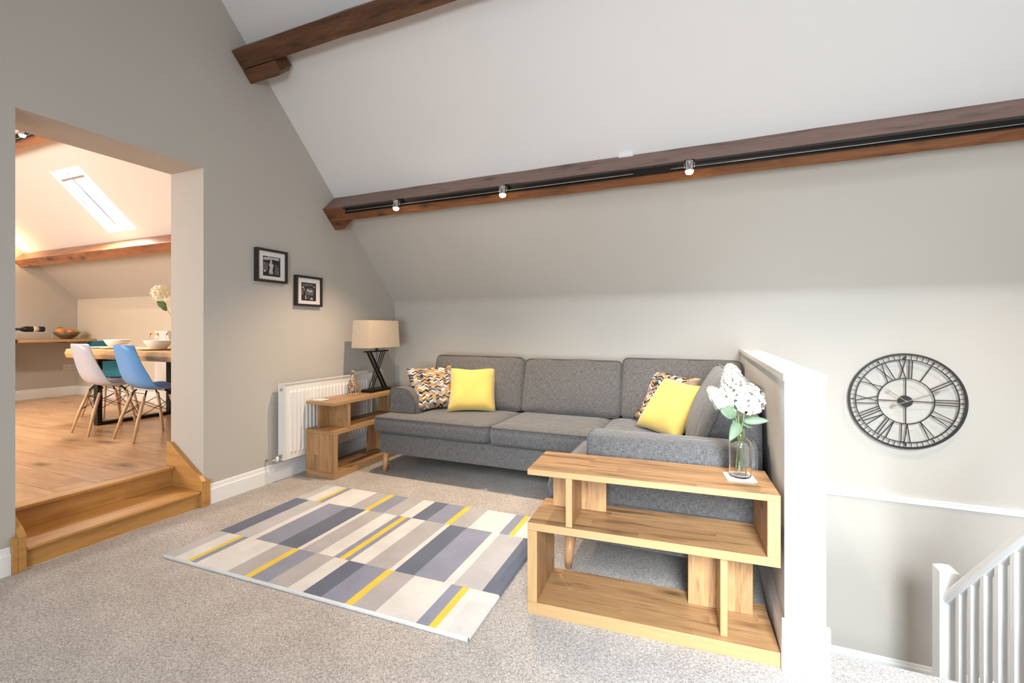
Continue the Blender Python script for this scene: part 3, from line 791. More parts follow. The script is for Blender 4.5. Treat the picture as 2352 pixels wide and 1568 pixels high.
# back cushions
def back_cushion(cx, cy, zb, w, t, h, lean, rz, seed=0, bulge=.035):
    rnd = random.Random(seed)
    R = Matrix.Translation((cx, cy, zb)) @ Matrix.Rotation(rz, 4, 'Z') @ Matrix.Rotation(-lean, 4, 'X') @ Matrix.Translation((0, 0, h/2))
    b = MB().rbox(w, t, h, .045, 14, (.008, bulge, .012), xf=R)
    for i, p in enumerate(b.v):
        b.v[i] = p+Vector((0, 0, .005*sin(p.x*17+seed)+.003*sin(p.y*23+seed)))+Vector((0, .004*sin(p.x*21+p.z*9+seed), 0))
    o = P(b, 'back_cushion', SF, sofa, SO, smooth=True, subsurf=1)
    for yy in (-t/2+.022, t/2-.022):
        ps = rounded([Vector((-w/2, -h/2)), Vector((w/2, -h/2)), Vector((w/2, h/2)), Vector((-w/2, h/2))], .055, 5)
        t_ = MB().tube([R @ Vector((p.x*1.004, yy, p.y*1.004)) + Vector((0, 0, .004*sin((R @ Vector((p.x, yy, p.y))).x*17+seed))) for p in ps], .005, 6, closed=True)
        P(t_, 'piping', M['piping'], o, SO, smooth=True)
    return o
back_cushion(1.215, 3.72, .478, .90, .17, .465, radians(13), 0, 1)
back_cushion(2.095, 3.72, .478, .84, .17, .455, radians(13), 0, 2)
back_cushion(2.955, 3.72, .478, .87, .17, .48, radians(12), 0, 3)
back_cushion(3.105, 2.90, .478, .86, .17, .50, radians(23), radians(-90+4), 4, .06)
# legs
def leg(x, y, lx, ly, parent=sofa):
    b = MB().tube([(x+lx*.010, y+ly*.010, .168), (x, y, .0)], .02, 14, rr=[.028, .017]); P(b, 'leg', M['leg_wood'], parent, SO, smooth=True)
for x, y, lx, ly in ((.65, 3.12, 1, 1), (2.50, 2.225, 1, 1), (3.18, 2.26, -1, 1), (.67, 3.98, 1, -1), (3.2, 3.98, -1, -1)): leg(x, y, lx, ly)

# ================================================================== SCATTER CUSHIONS
def scatter(label, bl, br, lean, m, size=.42, thick=.075, seed=0, tilt=0., z0=.49):
    rnd = random.Random(seed)
    bl = Vector((*bl, 0)); br = Vector((*br, 0)); wv = (br-bl).normalized(); nf = Vector((wv.y, -wv.x, 0)); c = (bl+br)/2
    # local frame: X = wv, Y = -nf (into the sofa), Z up ; leaning backwards
    rz = math.atan2(wv.y, wv.x)
    e = empty('scatter_cushion', (c.x, c.y, z0), label, 'cushion', rot=(0, 0, rz))
    Rl = Matrix.Rotation(-lean, 4, 'X') @ Matrix.Translation((0, 0, size/2)) @ Matrix.Rotation(tilt, 4, 'Y')
    n = 18; b = MB()
    for side in (-1, 1):
        v = []; uvs = []
        for j in range(n+1):
            for i in range(n+1):
                a = i/n*2-1; q = j/n*2-1
                x = a*size/2*(1-.085*(1-q*q)); z = q*size/2*(1-.085*(1-a*a))
                prof = max(0, (1-a**4)*(1-q**4))**.55
                crn = (abs(a)*abs(q))**6
                y = side*thick*prof+.006*sin(a*5+seed)*sin(q*4+seed*2)+.012*crn*sin(seed+a*3+q*2)
                v.append(Rl @ Vector((x, y, z))); uvs.append((i/n, j/n))
        f = []
        for j in range(n):
            for i in range(n):
                q = (j*(n+1)+i, j*(n+1)+i+1, (j+1)*(n+1)+i+1, (j+1)*(n+1)+i)
                f.append(q if side < 0 else q[::-1])
        b.add(v, f, 0, uvs)
    cv = b.build('cover', m, e, smooth=True)
    bm = bmesh.new(); bm.from_mesh(cv.data); bmesh.ops.remove_doubles(bm, verts=bm.verts, dist=1e-5); bm.to_mesh(cv.data); bm.free()
    return e
scatter('amber and navy chevron cushion against the left sofa arm', (.81, 3.285), (1.10, 3.56), radians(32), M['chevron'], .43, .07, 1, radians(-2))
scatter('plain yellow waffle cushion in front of the left chevron cushion', (1.10, 3.37), (1.49, 3.535), radians(31), M['yellow'], .42, .075, 2)
scatter('amber and navy chevron cushion tucked in the sofa corner', (2.655, 3.56), (2.945, 3.32), radians(29), M['chevron'], .43, .06, 3, radians(4), .492)
scatter('plain yellow waffle cushion leaning in the right corner of the sofa', (2.685, 3.33), (2.985, 3.06), radians(37), M['yellow'], .43, .07, 4, radians(4), .492)

# ================================================================== SHELVING UNITS
def shelf_unit(loc, rz, label):
    e = empty('shelving_unit', loc, label, 'shelf unit', 'open stepped oak shelving units', rz)
    L, D, H = .94, .30, .609; m = [M['rustic'], M['edge']]
    fr_ = {2: 1}; 
    def bd(name, a, b_, grain, edge=None): MB().box(a, b_, 0, edge if edge is not None else {2: 1}).build(name, m, e, grain=grain, bevel=.0012)
    bd('base_board', (0, 0, 0), (L, D, .052), 0)
    bd('side_panel', (0, 0, .0525), (.042, D, .3515), 2)
    bd('middle_shelf', (0, 0, .352), (L, D, .384), 0)
    bd('side_panel', (L-.042, 0, .3845), (L, D, .5845), 2)
    bd('top_board', (0, 0, .585), (L, D, H), 0, {2: 1, 5: 1})
    bd('divider', (.163, 0.006, .3845), (.190, .2145, .5845), 2)
    bd('back_panel', (.058, .215, .3845), (.300, .237, .5845), 2, {2: 0, 4: 1})
    bd('divider', (L-.193, .03, .0525), (L-.168, .2045, .3515), 2)
    bd('back_panel', (L-.300, .205, .0525), (L-.058, .227, .3515), 2, {2: 0, 4: 1})
    return e
sh = shelf_unit((2.443, 1.800, 0), radians(3.6), 'stepped oak shelf unit in front, beside the white half wall')
shelf_unit((.423, 2.782, 0), radians(90), 'stepped oak shelf unit beside the radiator, carrying the table lamp')

# ================================================================== RADIATOR
rad = empty('radiator', (.08, 3.095, .17), 'white panel radiator with flutes on the left wall behind the shelf', 'radiator')
RO = Vector((.08, 3.095, .17)); y0, y1, z0, z1 = 2.592, 3.60, .17, .768
b = MB(); vs = []; n = 24; xs_f = .112
prof = [(y0, 0.)]; 
yy = y0+.045; pitch = (y1-y0-.09)/n
for k in range(n):
    a = yy+k*pitch
    prof += [(a, 0), (a+pitch*.18, 0), (a+pitch*.34, .010), (a+pitch*.66, .010), (a+pitch*.82, 0)]
prof += [(y1, 0)]
zl = [(z0, 0), (z0+.035, 0), (z0+.055, 1), (z1-.075, 1), (z1-.055, 0), (z1, 0)]
for zz, k in zl:
    for (py, px) in prof: vs.append((xs_f-.010+px*k, py, zz))
m_ = len(prof); fs = [(j*m_+i, j*m_+i+1, (j+1)*m_+i+1, (j+1)*m_+i) for j in range(len(zl)-1) for i in range(m_-1)]
b.add(vs, fs); P(b, 'front_panel', M['radiator'], rad, RO, solid=.002)
P(MB().box((.045, y0+.01, z0+.01), (.052, y1-.01, z1-.012)), 'back_panel', M['radiator'], rad, RO, bevel=.003)
P(MB().box((.040, y0-.004, z0), (.112, y0, z1+.002)), 'side_cover', M['radiator'], rad, RO, bevel=.0015)
P(MB().box((.040, y1, z0), (.112, y1+.004, z1+.002)), 'side_cover', M['radiator'], rad, RO, bevel=.0015)
g = MB(); g.box((.042, y0, z1-.004), (.050, y1, z1+.002)); g.box((.104, y0, z1-.004), (.112, y1, z1+.002))
for k in range(42):
    q = y0+(y1-y0)*k/41; g.box((.050, max(y0, q-.004), z1-.003), (.108, min(y1, q+.004), z1+.001))
P(g, 'top_grille', M['radiator'], rad, RO)
P(MB().lathe([(.0, .0), (.013, .0), (.013, .01), (.007, .013), (.0, .014)], seg=18).build('x', M['steel']).data and MB().tube([(.08, y0-.004, z1-.045), (.08, y0-.014, z1-.045)], .012, 16), 'vent_cap', M['steel'], rad, RO)
bpy.data.objects.remove(bpy.data.objects['x'])
P(MB().tube([(.08, y0-.004, z0+.035), (.08, y0-.02, z0+.035)], .014, 16), 'plug', M['steel'], rad, RO)
P(MB().tube([(.08, y0-.02, z0+.02), (.08, y0-.045, z0+.02), (.08, y0-.06, z0+.018), (.045, y0-.075, z0+.012), (.002, y0-.08, z0+.01)], .008, 10), 'pipe', M['steel'], rad, RO, smooth=True)
P(MB().lathe([(.0, -.018), (.012, -.018), (.013, .0), (.010, .018), (.0, .02)], (.08, y0-.045, z0+.02), 16), 'valve', M['radiator'], rad, RO, smooth=True)

# ================================================================== PICTURES
def picture(label, y0, y1, z0, z1, polys, seed):
    cy, cz = (y0+y1)/2, (z0+z1)/2; e = empty('framed_picture', (.001, cy, cz), label, 'picture')
    hw, hh = (y1-y0)/2, (z1-z0)/2; t = .018; d = .034
    fm = MB()
    fm.box((0, -hw, -hh), (d, -hw+t, hh)); fm.box((0, hw-t, -hh), (d, hw, hh)); fm.box((0, -hw+t, -hh), (d, hw-t, -hh+t)); fm.box((0, -hw+t, hh-t), (d, hw-t, hh))
    fm.build('frame', M['dark_wood'], e, bevel=.001)
    MB().box((.002, -hw+t, -hh+t), (.020, hw-t, hh-t)).build('mount', M['mount'], e)
    pw, ph = hw*.56, hh*.60
    pr_ = MB(); pr_.box((.0202, -pw, -ph-.004), (.0208, pw, ph-.004), 0)
    for k, (mi, pts) in enumerate(polys):
        x = .0210+k*.00006
        pr_.add([(x, -pw+2*pw*px, -ph-.004+2*ph*pz) for px, pz in pts], [list(range(len(pts)))], mi)
    pr_.build('print', [M['ph_d'], M['ph_m'], M['ph_l']], e)
    return e
cow1 = [(2, [(.0, .82), (.38, .78), (.5, .86), (.92, .84), (.94, .96), (.3, .97), (.05, .93)]), (1, [(0, .25), (.28, .3), (.3, .65), (.08, .72), (0, .68)]), (0, [(.02, .72), (.3, .62), (.42, .80), (.34, .84), (.14, .76)]),
        (0, [(.3, .62), (.42, .82), (.6, .84), (.8, .8), (.93, .66), (.9, .56), (.7, .62), (.62, .4), (.6, .2), (.34, .2), (.32, .45)]),
        (2, [(.42, .82), (.50, .83), (.52, .66), (.62, .60), (.58, .48), (.54, .3), (.58, .16), (.52, .09), (.36, .11), (.33, .2), (.38, .36), (.38, .5), (.31, .64), (.38, .62)]),
        (0, [(.38, .13), (.44, .10), (.41, .16)]), (0, [(.53, .13), (.48, .10), (.5, .16)]), (1, [(.66, .1), (.92, .1), (.9, .5), (.7, .55)]), (2, [(.04, .2), (.15, .2), (.17, .3), (.05, .3)]), (2, [(.72, .58), (.78, .57), (.76, .64)])]
cow2 = [(1, [(.05, .78), (.85, .84), (.8, .95), (.1, .92)]), (2, [(.0, .72), (.12, .78), (.2, .68), (.24, .5), (.18, .6), (.1, .72), (.0, .68)]), (1, [(.25, .3), (.8, .3), (.85, .62), (.6, .72), (.3, .66)]),
        (2, [(.78, .74), (.9, .76), (.93, .84), (.84, .8)]), (2, [(.38, .62), (.48, .64), (.5, .56), (.6, .58), (.74, .6), (.72, .5), (.62, .5), (.6, .42), (.5, .52), (.4, .54)]),
        (2, [(.26, .08), (.32, .08), (.3, .3), (.25, .26)]), (2, [(.58, .06), (.8, .08), (.74, .2), (.62, .18)]), (1, [(.34, .12), (.55, .14), (.52, .24), (.36, .2)]), (1, [(0, .3), (.12, .3), (.14, .6), (0, .62)])]
picture('square black framed black-and-white cow print, upper left of the pair', 2.408, 2.684, 1.562, 1.816, cow1, 1)
picture('square black framed black-and-white cow print, lower right of the pair', 2.768, 3.046, 1.392, 1.647, cow2, 2)

# ================================================================== TABLE LAMP
LX, LY, LZ = .25, 3.50, .6095
lamp = empty('table_lamp', (LX, LY, LZ), 'black crossed-rod table lamp with oatmeal rectangular shade on the left shelf unit', 'lamp')
MB().box((-.06, -.145, 0), (.06, .145, .026)).build('base', M['black'], lamp, bevel=.002)
MB().box((-.02, -.155, .372), (.02, .155, .384)).build('top_bar', M['black'], lamp, bevel=.001)
for dy in (0, .035): MB().bar((.012, -.14+dy*1.2, .374), (.012, .085+dy*1.2, .024), .015, .015, up=(1, 0, 0)).build('crossed_bar', M['black'], lamp)
for dy in (0, .028, .056): MB().bar((-.012, .14-dy, .374), (-.012, -.04-dy, .024), .006, .006, up=(1, 0, 0)).build('crossed_rod', M['black'], lamp)
MB().tube([(-.02, .04, .42), (-.03, .07, .40), (-.032, .05, .37), (-.03, .03, .30), (-.03, .0, .2), (-.034, -.05, .1), (-.04, -.06, .026)], .0022, 6).build('flex', M['black'], lamp, smooth=True)
MB().lathe([(.0, .384), (.012, .384), (.012, .43), (.016, .43), (.016, .50), (.0, .50)], seg=16).build('lamp_holder', M['black'], lamp, smooth=False)
b = MB(); zb, zt = .415, .67
lo = [(-.098, -.225), (.098, -.225), (.098, .225), (-.098, .225)]; hi = [(-.088, -.215), (.088, -.215), (.088, .215), (-.088, .215)]
v = [(x, y, zb) for x, y in lo]+[(x, y, zt) for x, y in hi]
b.add(v, [(i, (i+1) % 4, 4+(i+1) % 4, 4+i) for i in range(4)]); b.build('lamp_shade', M['shade'], lamp, solid=.003)
MB().tube([(0, 0, .50), (0, 0, .60)], .024, 14, rr=[.012, .026]).build('bulb', M['china'], lamp, smooth=True)

# mosaic bottle vase and coaster on the left shelf
v_ = empty('mosaic_vase', (.19, 3.245, LZ), 'small brown and cream pebbled bottle vase beside the lamp', 'vase')
MB().lathe([(.0, .004), (.028, .004), (.038, .02), (.043, .055), (.040, .09), (.026, .13), (.014, .155), (.012, .185), (.018, .192), (.019, .205), (.012, .213), (.0, .214)], seg=28).build('body', M['mosaic'], v_, smooth=True)
for k in range(10):
    a = 2*pi*k/10; MB().lathe([(.0, 0), (.006, .001), (.008, .006), (.0, .012)], (.032*cos(a), .032*sin(a), 0), 8).build('bead_foot', M['mount'], v_, smooth=True)
def coaster(loc, rz, label, s=.048):
    ps = rounded([Vector((-s, -s)), Vector((s, -s)), Vector((s, s)), Vector((-s, s))], .012, 4)
    b = MB().prism([(p.x, p.y) for p in ps], 2, 0, .004); o = b.build('coaster', M['coaster'], bevel=.0008); o.location = loc; o.rotation_euler = (0, 0, rz)
    return setp(o, label, 'coaster')
coaster((.19, 2.875, LZ), .1, 'pale square coaster on the near end of the left shelf unit')

# ================================================================== GLASS BOTTLE WITH HYDRANGEAS
BX, BY = 3.262, 2.02
coaster((BX-.002, BY, LZ), radians(8), 'pale coaster under the clear glass bottle', .054)
BZ = LZ+.0042
bot = empty('glass_bottle', (BX, BY, BZ), 'clear glass bottle vase holding white flowers on the near shelf unit', 'bottle vase')
MB().lathe([(.0, .004), (.030, .0), (.038, .003), (.041, .010), (.041, .125), (.038, .142), (.026, .156), (.018, .164), (.0165, .190), (.0195, .193), (.0195, .200),
            (.0160, .201), (.0138, .190), (.0145, .166), (.023, .153), (.035, .139), (.0375, .123), (.0375, .016), (.034, .009), (.0, .012)], seg=40).build('bottle', M['glass'], bot, smooth=True)
def hydrangea(name, label, base, neck, path, axis_len, rad_, nfl, leaves, seed, cream=False, cone=True, leafm='leaf'):
    rnd = random.Random(seed)
    e = empty(name, base, label, 'flower'); B0 = Vector(base)
    pts = [B0, Vector(neck)]+[Vector(p) for p in path]
    fine = []
    for i in range(len(pts)-1):
        for k in range(6):
            t = k/6; fine.append(pts[i]*(1-t)+pts[i+1]*t)
    fine.append(pts[-1])
    for _ in range(4): fine = [fine[0]]+[(fine[i-1]+fine[i]*2+fine[i+1])/4 for i in range(1, len(fine)-1)]+[fine[-1]]
    MB().tube([p-B0 for p in fine], .0022, 7).build('stem', M['stem'], e, smooth=True)
    tip = Vector(path[-1]); start = Vector(path[-2]); ax = (tip-start); ax.normalize()
    c0 = tip-ax*axis_len
    u = ax.orthogonal().normalized(); w = ax.cross(u)
    b = MB(); main = 0
    nfl = int(nfl*2.3)
    for k in range(nfl):
        t = (k+.5)/nfl; ang = k*2.39996+rnd.uniform(-.2, .2)
        if cone:
            tt = t**.8; R = rad_*(min(1, tt*4+.25))*(1-tt)**.55+.006; pos = c0+ax*(axis_len*tt)
            nrm = (u*cos(ang)+w*sin(ang))*.9+ax*(.15+.7*tt)
            p = pos+(u*cos(ang)+w*sin(ang))*R*rnd.choice((.7, .85, 1, 1, 1.08))
        else:
            z = 1-1.75*t; rr = sqrt(max(0, 1-z*z)); nrm = (u*cos(ang)*rr+w*sin(ang)*rr+ax*z)
            p = (tip-ax*rad_*.6)+nrm*rad_*rnd.choice((.72, .86, 1, 1, 1.08))
        nrm = nrm.normalized(); a = nrm.orthogonal().normalized(); c_ = nrm.cross(a); rot = rnd.uniform(0, pi/2)
        mi = 1 if (cone and t > .80 and rnd.random() < .7) or rnd.random() < .04 else 0
        sz = rnd.uniform(.009, .0125)*(1 if not cone else (1-.45*t))
        for q in range(4):
            th = rot+q*pi/2; d = a*cos(th)+c_*sin(th); s2 = nrm.cross(d)
            lift = nrm*sz*rnd.uniform(.0, .35)
            b.add([p, p+d*sz*.55+s2*sz*.45+lift*.5, p+d*sz*1.05+lift, p+d*sz*.55-s2*sz*.45+lift*.5], [(0, 3, 2, 1)], mi)
    for i in range(len(b.v)): b.v[i] = b.v[i]-B0
    f = b.build('flower_head', [M['petal_cream'] if cream else M['petal'], M['petal_green']], e); f['kind'] = 'stuff'
    # core so that the head is not see-through
    for (p0, d, width, droop) in leaves:
        p0 = Vector(p0)-B0; d = Vector(d); L = d.length; t = d.normalized(); s2 = t.cross(Vector((.15, -1, .45))); s2 = s2.normalized() if s2.length > .1 else Vector((1, 0, 0)); nn = s2.cross(t)
        lb = MB(); n = 8; v = []
        for k in range(n+1):
            q = k/n; wd = width*(sin(pi*q**.75))**.8 if 0 < q < 1 else .0005
            c_ = p0+t*L*q+Vector((0, 0, -droop*q*q))
            v += [c_-s2*wd+nn*wd*.25, c_, c_+s2*wd+nn*wd*.25]
        lb.add(v, [g for k in range(n) for g in ((3*k, 3*k+1, 3*k+4, 3*k+3), (3*k+1, 3*k+2, 3*k+5, 3*k+4))])
        lb.build('leaf', M[leafm], e, smooth=True, solid=.0008)
    return e
nk = (BX, BY, BZ+.195)
hydrangea('hydrangea', 'tall white cone-shaped hydrangea stem, highest in the glass bottle', (BX-.015, BY+.012, BZ+.016), (BX-.004, BY, BZ+.19), [(3.255, 2.025, .88), (3.225, 2.018, 1.060)], .175, .060, 150,
          [((3.250, 1.99, .862), (-.062, -.03, .040), .030, .02), ((3.255, 2.01, .83), (-.02, -.035, -.01), .022, .035)], 11)
hydrangea('hydrangea', 'round white hydrangea head leaning right in the glass bottle', (BX+.020, BY-.008, BZ+.016), (BX+.006, BY, BZ+.19), [(3.275, 2.01, .86), (3.290, 2.005, .958)], .05, .060, 130,
          [((3.27, 2.01, .835), (.095, .0, .02), .016, .01), ((3.268, 2.02, .83), (.045, .03, -.005), .020, .015), ((3.262, 2.0, .83), (-.042, -.045, -.035), .022, .03)], 12, cone=False)
hydrangea('hydrangea', 'small white hydrangea spike pointing left in the glass bottle', (BX+.005, BY+.02, BZ+.016), (BX, BY+.004, BZ+.19), [(3.235, 2.02, .875), (3.148, 2.005, .962)], .095, .034, 90, [], 13)

# ================================================================== CLOCK
ck = empty('wall_clock', (4.442, YB-.045, .688), 'large black skeleton wall clock with roman numerals above the stairwell', 'clock', rot=(0, 0, 0))
R0 = .338
def ring(r0, r1, t, name, seg=96, y=0.):
    v = []; f = []
    for k in range(seg):
        a = 2*pi*k/seg
        for r, yy in ((r0, y-t/2), (r1, y-t/2), (r1, y+t/2), (r0, y+t/2)): v.append((r*sin(a), yy, r*cos(a)))
    for k in range(seg):
        for q in range(4):
            f.append((k*4+q, ((k+1) % seg)*4+q, ((k+1) % seg)*4+(q+1) % 4, k*4+(q+1) % 4))
    return MB().add(v, f).build(name, M['clock'], ck)
ring(R0-.013, R0, .014, 'outer_ring'); ring(.290, .296, .008, 'numeral_ring'); ring(.158, .164, .008, 'inner_ring')
def pol(r, a, lat=0, y=0): return (r*sin(a)+lat*cos(a), y, r*cos(a)-lat*sin(a))
b = MB()
for k in range(60):
    if k % 5: b.bar(pol(.296, 2*pi*k/60), pol(R0-.012, 2*pi*k/60), .0035, .004, up=(0, 1, 0))
t = b.build('minute_track', M['clock'], ck); t['kind'] = 'stuff'
for k in range(12):
    a = 2*pi*k/12
    v = [pol(.297, a), pol(.311, a, .0065), pol(.325, a), pol(.311, a, -.0065)]
    v = [(p[0], -.003, p[2]) for p in v]+[(p[0], .003, p[2]) for p in v]
    MB().add(v, [(0, 1, 2, 3), (7, 6, 5, 4), (0, 4, 5, 1), (1, 5, 6, 2), (2, 6, 7, 3), (3, 7, 4, 0)]).build('hour_diamond', M['clock'], ck)
NUM = ['XII', 'I', 'II', 'III', 'IV', 'V', 'VI', 'VII', 'VIII', 'IX', 'X', 'XI']
for k, s_ in enumerate(NUM):
    wd = {'I': .0, 'V': .034, 'X': .040}; gap = .019
    tot = sum(wd[c] for c in s_)+gap*(len(s_)-1); x = -tot/2; b = MB(); a = 2*pi*k/12
    ri, ro = .161, .293
    for c in s_:
        if c == 'I': segs = [(x, x)]
        elif c == 'V': segs = [(x+wd['V']/2, x), (x+wd['V']/2, x+wd['V'])]
        else: segs = [(x, x+wd['X']), (x+wd['X'], x)]
        for li, lo_ in segs: b.bar(pol(ri, a, li*.85), pol(ro, a, lo_), .0055, .005, up=(0, 1, 0))
        x += wd[c]+gap
    b.build('numeral', M['clock'], ck)
for k in range(4): MB().bar(pol(.03, k*pi/2), pol(.160, k*pi/2), .006, .005, up=(0, 1, 0)).build('spoke', M['clock'], ck)
MB().tube([(0, -.012, 0), (0, .02, 0)], .038, 32).build('hub', M['clock'], ck)
MB().tube([(0, -.024, 0), (0, -.012, 0)], .006, 12).build('hub_pin', M['brass'], ck)
def hand(name, a, L, y, tail=0):
    e_ = MB(); e_.bar(pol(0, a, 0, y), pol(L*.68, a, 0, y), .005, .002, up=(0, 1, 0))
    for c0, c1, w in ((L*.66, L*.86, .010),):
        m0 = (c0+c1)/2-.012
        v = [pol(c0, a, 0, y), pol(m0, a, w, y), pol(c1, a, 0, y), pol(m0, a, -w, y)]; v = v+[(p[0], y+.002, p[2]) for p in v]
        e_.add(v, [(0, 1, 2, 3), (7, 6, 5, 4), (0, 4, 5, 1), (1, 5, 6, 2), (2, 6, 7, 3), (3, 7, 4, 0)])
    e_.bar(pol(L*.85, a, 0, y), pol(L, a, 0, y), .0022, .002, up=(0, 1, 0))
    if tail:
        e_.bar(pol(0, a, 0, y), pol(-tail, a, 0, y), .005, .002, up=(0, 1, 0))
        c_ = Vector(pol(-tail-.008, a, 0, y)); v = [c_+Vector((.011*cos(q*pi/6), 0, .011*sin(q*pi/6))) for q in range(12)]
        e_.add(v+[p+Vector((0, .002, 0)) for p in v], [list(range(12)), list(range(12, 24))[::-1]]+[(q, (q+1) % 12, 12+(q+1) % 12, 12+q) for q in range(12)])
    return e_.build(name, M['brass'], ck)
hand('hour_hand', radians(305), .165, -.018); hand('minute_hand', radians(66.5), .245, -.022, .072)
MB().tube([(0, .02, .30), (0, .044, .30)], .006, 10).build('wall_fixing', M['clock'], ck); MB().tube([(0, .004, -.30), (0, .044, -.30)], .006, 10).build('wall_fixing', M['clock'], ck)

# ================================================================== BALUSTRADE
bx = 4.395
bal = empty('stair_balustrade', (bx, 3.35, -1.28), 'white painted stair balustrade with square newel and balusters, bottom right', 'balustrade')
bo = Vector((bx, 3.35, -1.28))
def npost(y, ztop, zbot):
    b = MB(); w = .045
    b.box((bx-w, y-w, zbot), (bx+w, y+w, ztop-.02))
    v = [(bx-w, y-w, ztop-.02), (bx+w, y-w, ztop-.02), (bx+w, y+w, ztop-.02), (bx-w, y+w, ztop-.02)]+[(bx-w*.45, y-w*.45, ztop), (bx+w*.45, y-w*.45, ztop), (bx+w*.45, y+w*.45, ztop), (bx-w*.45, y+w*.45, ztop)]
    b.add(v, [(4, 5, 6, 7)]+[(i, (i+1) % 4, 4+(i+1) % 4, 4+i) for i in range(4)])
    P(b, 'newel_post', M['white'], bal, bo)
npost(3.35, -.145, -1.28); npost(1.93, 1.10, -.0)
def hz(y): return -.30+.93*(3.3-y)
rl = MB()
sec = [(-.032, -.012), (-.030, .010), (-.020, .026), (0, .032), (.020, .026), (.030, .010), (.032, -.012), (.020, -.028), (-.020, -.028)]
ya_, yb_ = 3.306, 1.974
d = Vector((0, -1, .93)).normalized(); nn = Vector((0, .93, 1)).normalized()
v = []
for yy in (ya_, yb_):
    for a, c_ in sec:
        v.append(Vector((bx+a, yy, hz(yy)))+Vector((0, 0, c_*1.35)))
k = len(sec); rl.add(v, [list(range(k))[::-1], list(range(k, 2*k))]+[(i, (i+1) % k, k+(i+1) % k, k+i) for i in range(k)])
P(rl, 'handrail', M['white'], bal, bo, bevel=.004)
bs = MB(); 
v = [(bx+a, yy, hz(yy)-.86+c_) for yy in (ya_, yb_) for a, c_ in ((-.02, -.12), (.02, -.12), (.02, .12), (-.02, .12))]
bs.add(v, [(3, 2, 1, 0), (4, 5, 6, 7), (0, 1, 5, 4), (1, 2, 6, 5), (2, 3, 7, 6), (3, 0, 4, 7)]); P(bs, 'string_board', M['white'], bal, bo)
y = 3.185
while y > 2.0:
    w = .016; b = MB(); za, zb2 = hz(y)-.745, hz(y)-.038
    v = [(bx-w, y-w, hz(y-w)-.742), (bx+w, y-w, hz(y-w)-.742), (bx+w, y+w, hz(y+w)-.742), (bx-w, y+w, hz(y+w)-.742), (bx-w, y-w, hz(y-w)-.036), (bx+w, y-w, hz(y-w)-.036), (bx+w, y+w, hz(y+w)-.036), (bx-w, y+w, hz(y+w)-.036)]
    b.add(v, [(0, 3, 2, 1), (4, 5, 6, 7), (0, 1, 5, 4), (2, 3, 7, 6), (1, 2, 6, 5), (3, 0, 4, 7)]); P(b, 'baluster', M['white'], bal, bo)
    y -= .119

# ================================================================== DINING ROOM
TZ = .998
tab = empty('dining_table', (-1.9, 2.9, DZ), 'chunky pale timber dining table on black square frame legs', 'table')
to = Vector((-1.9, 2.9, DZ)); b = MB(); n = 26; rnd = random.Random(4); v = []
for i in range(n+1):
    x = -2.83+2.05*i/n; w0, w1 = rnd.uniform(-.012, .012), rnd.uniform(-.012, .012)
    v += [(x, 2.50+w0, TZ-.09), (x, 2.485+w0, TZ-.045), (x, 2.50+w0, TZ), (x, 3.30+w1, TZ), (x, 3.315+w1, TZ-.045), (x, 3.30+w1, TZ-.09)]
f = [(i*6+k, i*6+(k+1) % 6, (i+1)*6+(k+1) % 6, (i+1)*6+k) for i in range(n) for k in range(6)]
f = [q[::-1] for q in f]
f += [(0, 1, 2, 3, 4, 5), tuple(n*6+k for k in (5, 4, 3, 2, 1, 0))]
b.add(v, f); P(b, 'tabletop', M['slab'], tab, to, grain=0, bevel=.006)
for x in (-2.42, -1.2):
    b = MB(); w = .035
    b.box((x-w, 2.55, DZ), (x+w, 2.59, TZ-.09)); b.box((x-w, 3.21, DZ), (x+w, 3.25, TZ-.09)); b.box((x-w, 2.59, DZ), (x+w, 3.21, DZ+.03)); b.box((x-w, 2.59, TZ-.12), (x+w, 3.21, TZ-.09))
    P(b, 'frame_leg', M['black'], tab, to, bevel=.002)
def chair_mesh():
    prof = [(-.235, .825), (-.232, .80), (-.215, .74), (-.195, .67), (-.178, .60), (-.158, .535), (-.125, .475), (-.07, .437), (0, .425), (.07, .427), (.14, .437), (.19, .443), (.225, .436), (.238, .424)]
    wid = [.12, .160, .185, .20, .213, .224, .232, .236, .237, .235, .228, .212, .18, .12]
    v = []; m = 12
    for i, ((y, z), w) in enumerate(zip(prof, wid)):
        s = i/(len(prof)-1); back = max(0, 1-s*1.9); seat = max(0, min(1, (s-.35)*2.2))
        for k in range(m+1):
            a = k/m*2-1; q = a*a
            v.append((a*w, y+back*.075*q*q+ (.05*q*q*math.exp(-((s-.42)/.16)**2)), z+seat*.030*q*q*max(.2, min(1, (1.05-s)*4))+(.02*q*q*math.exp(-((s-.42)/.16)**2))))
    f = [(i*(m+1)+k, i*(m+1)+k+1, (i+1)*(m+1)+k+1, (i+1)*(m+1)+k) for i in range(len(prof)-1) for k in range(m)]
    return MB().add(v, f)
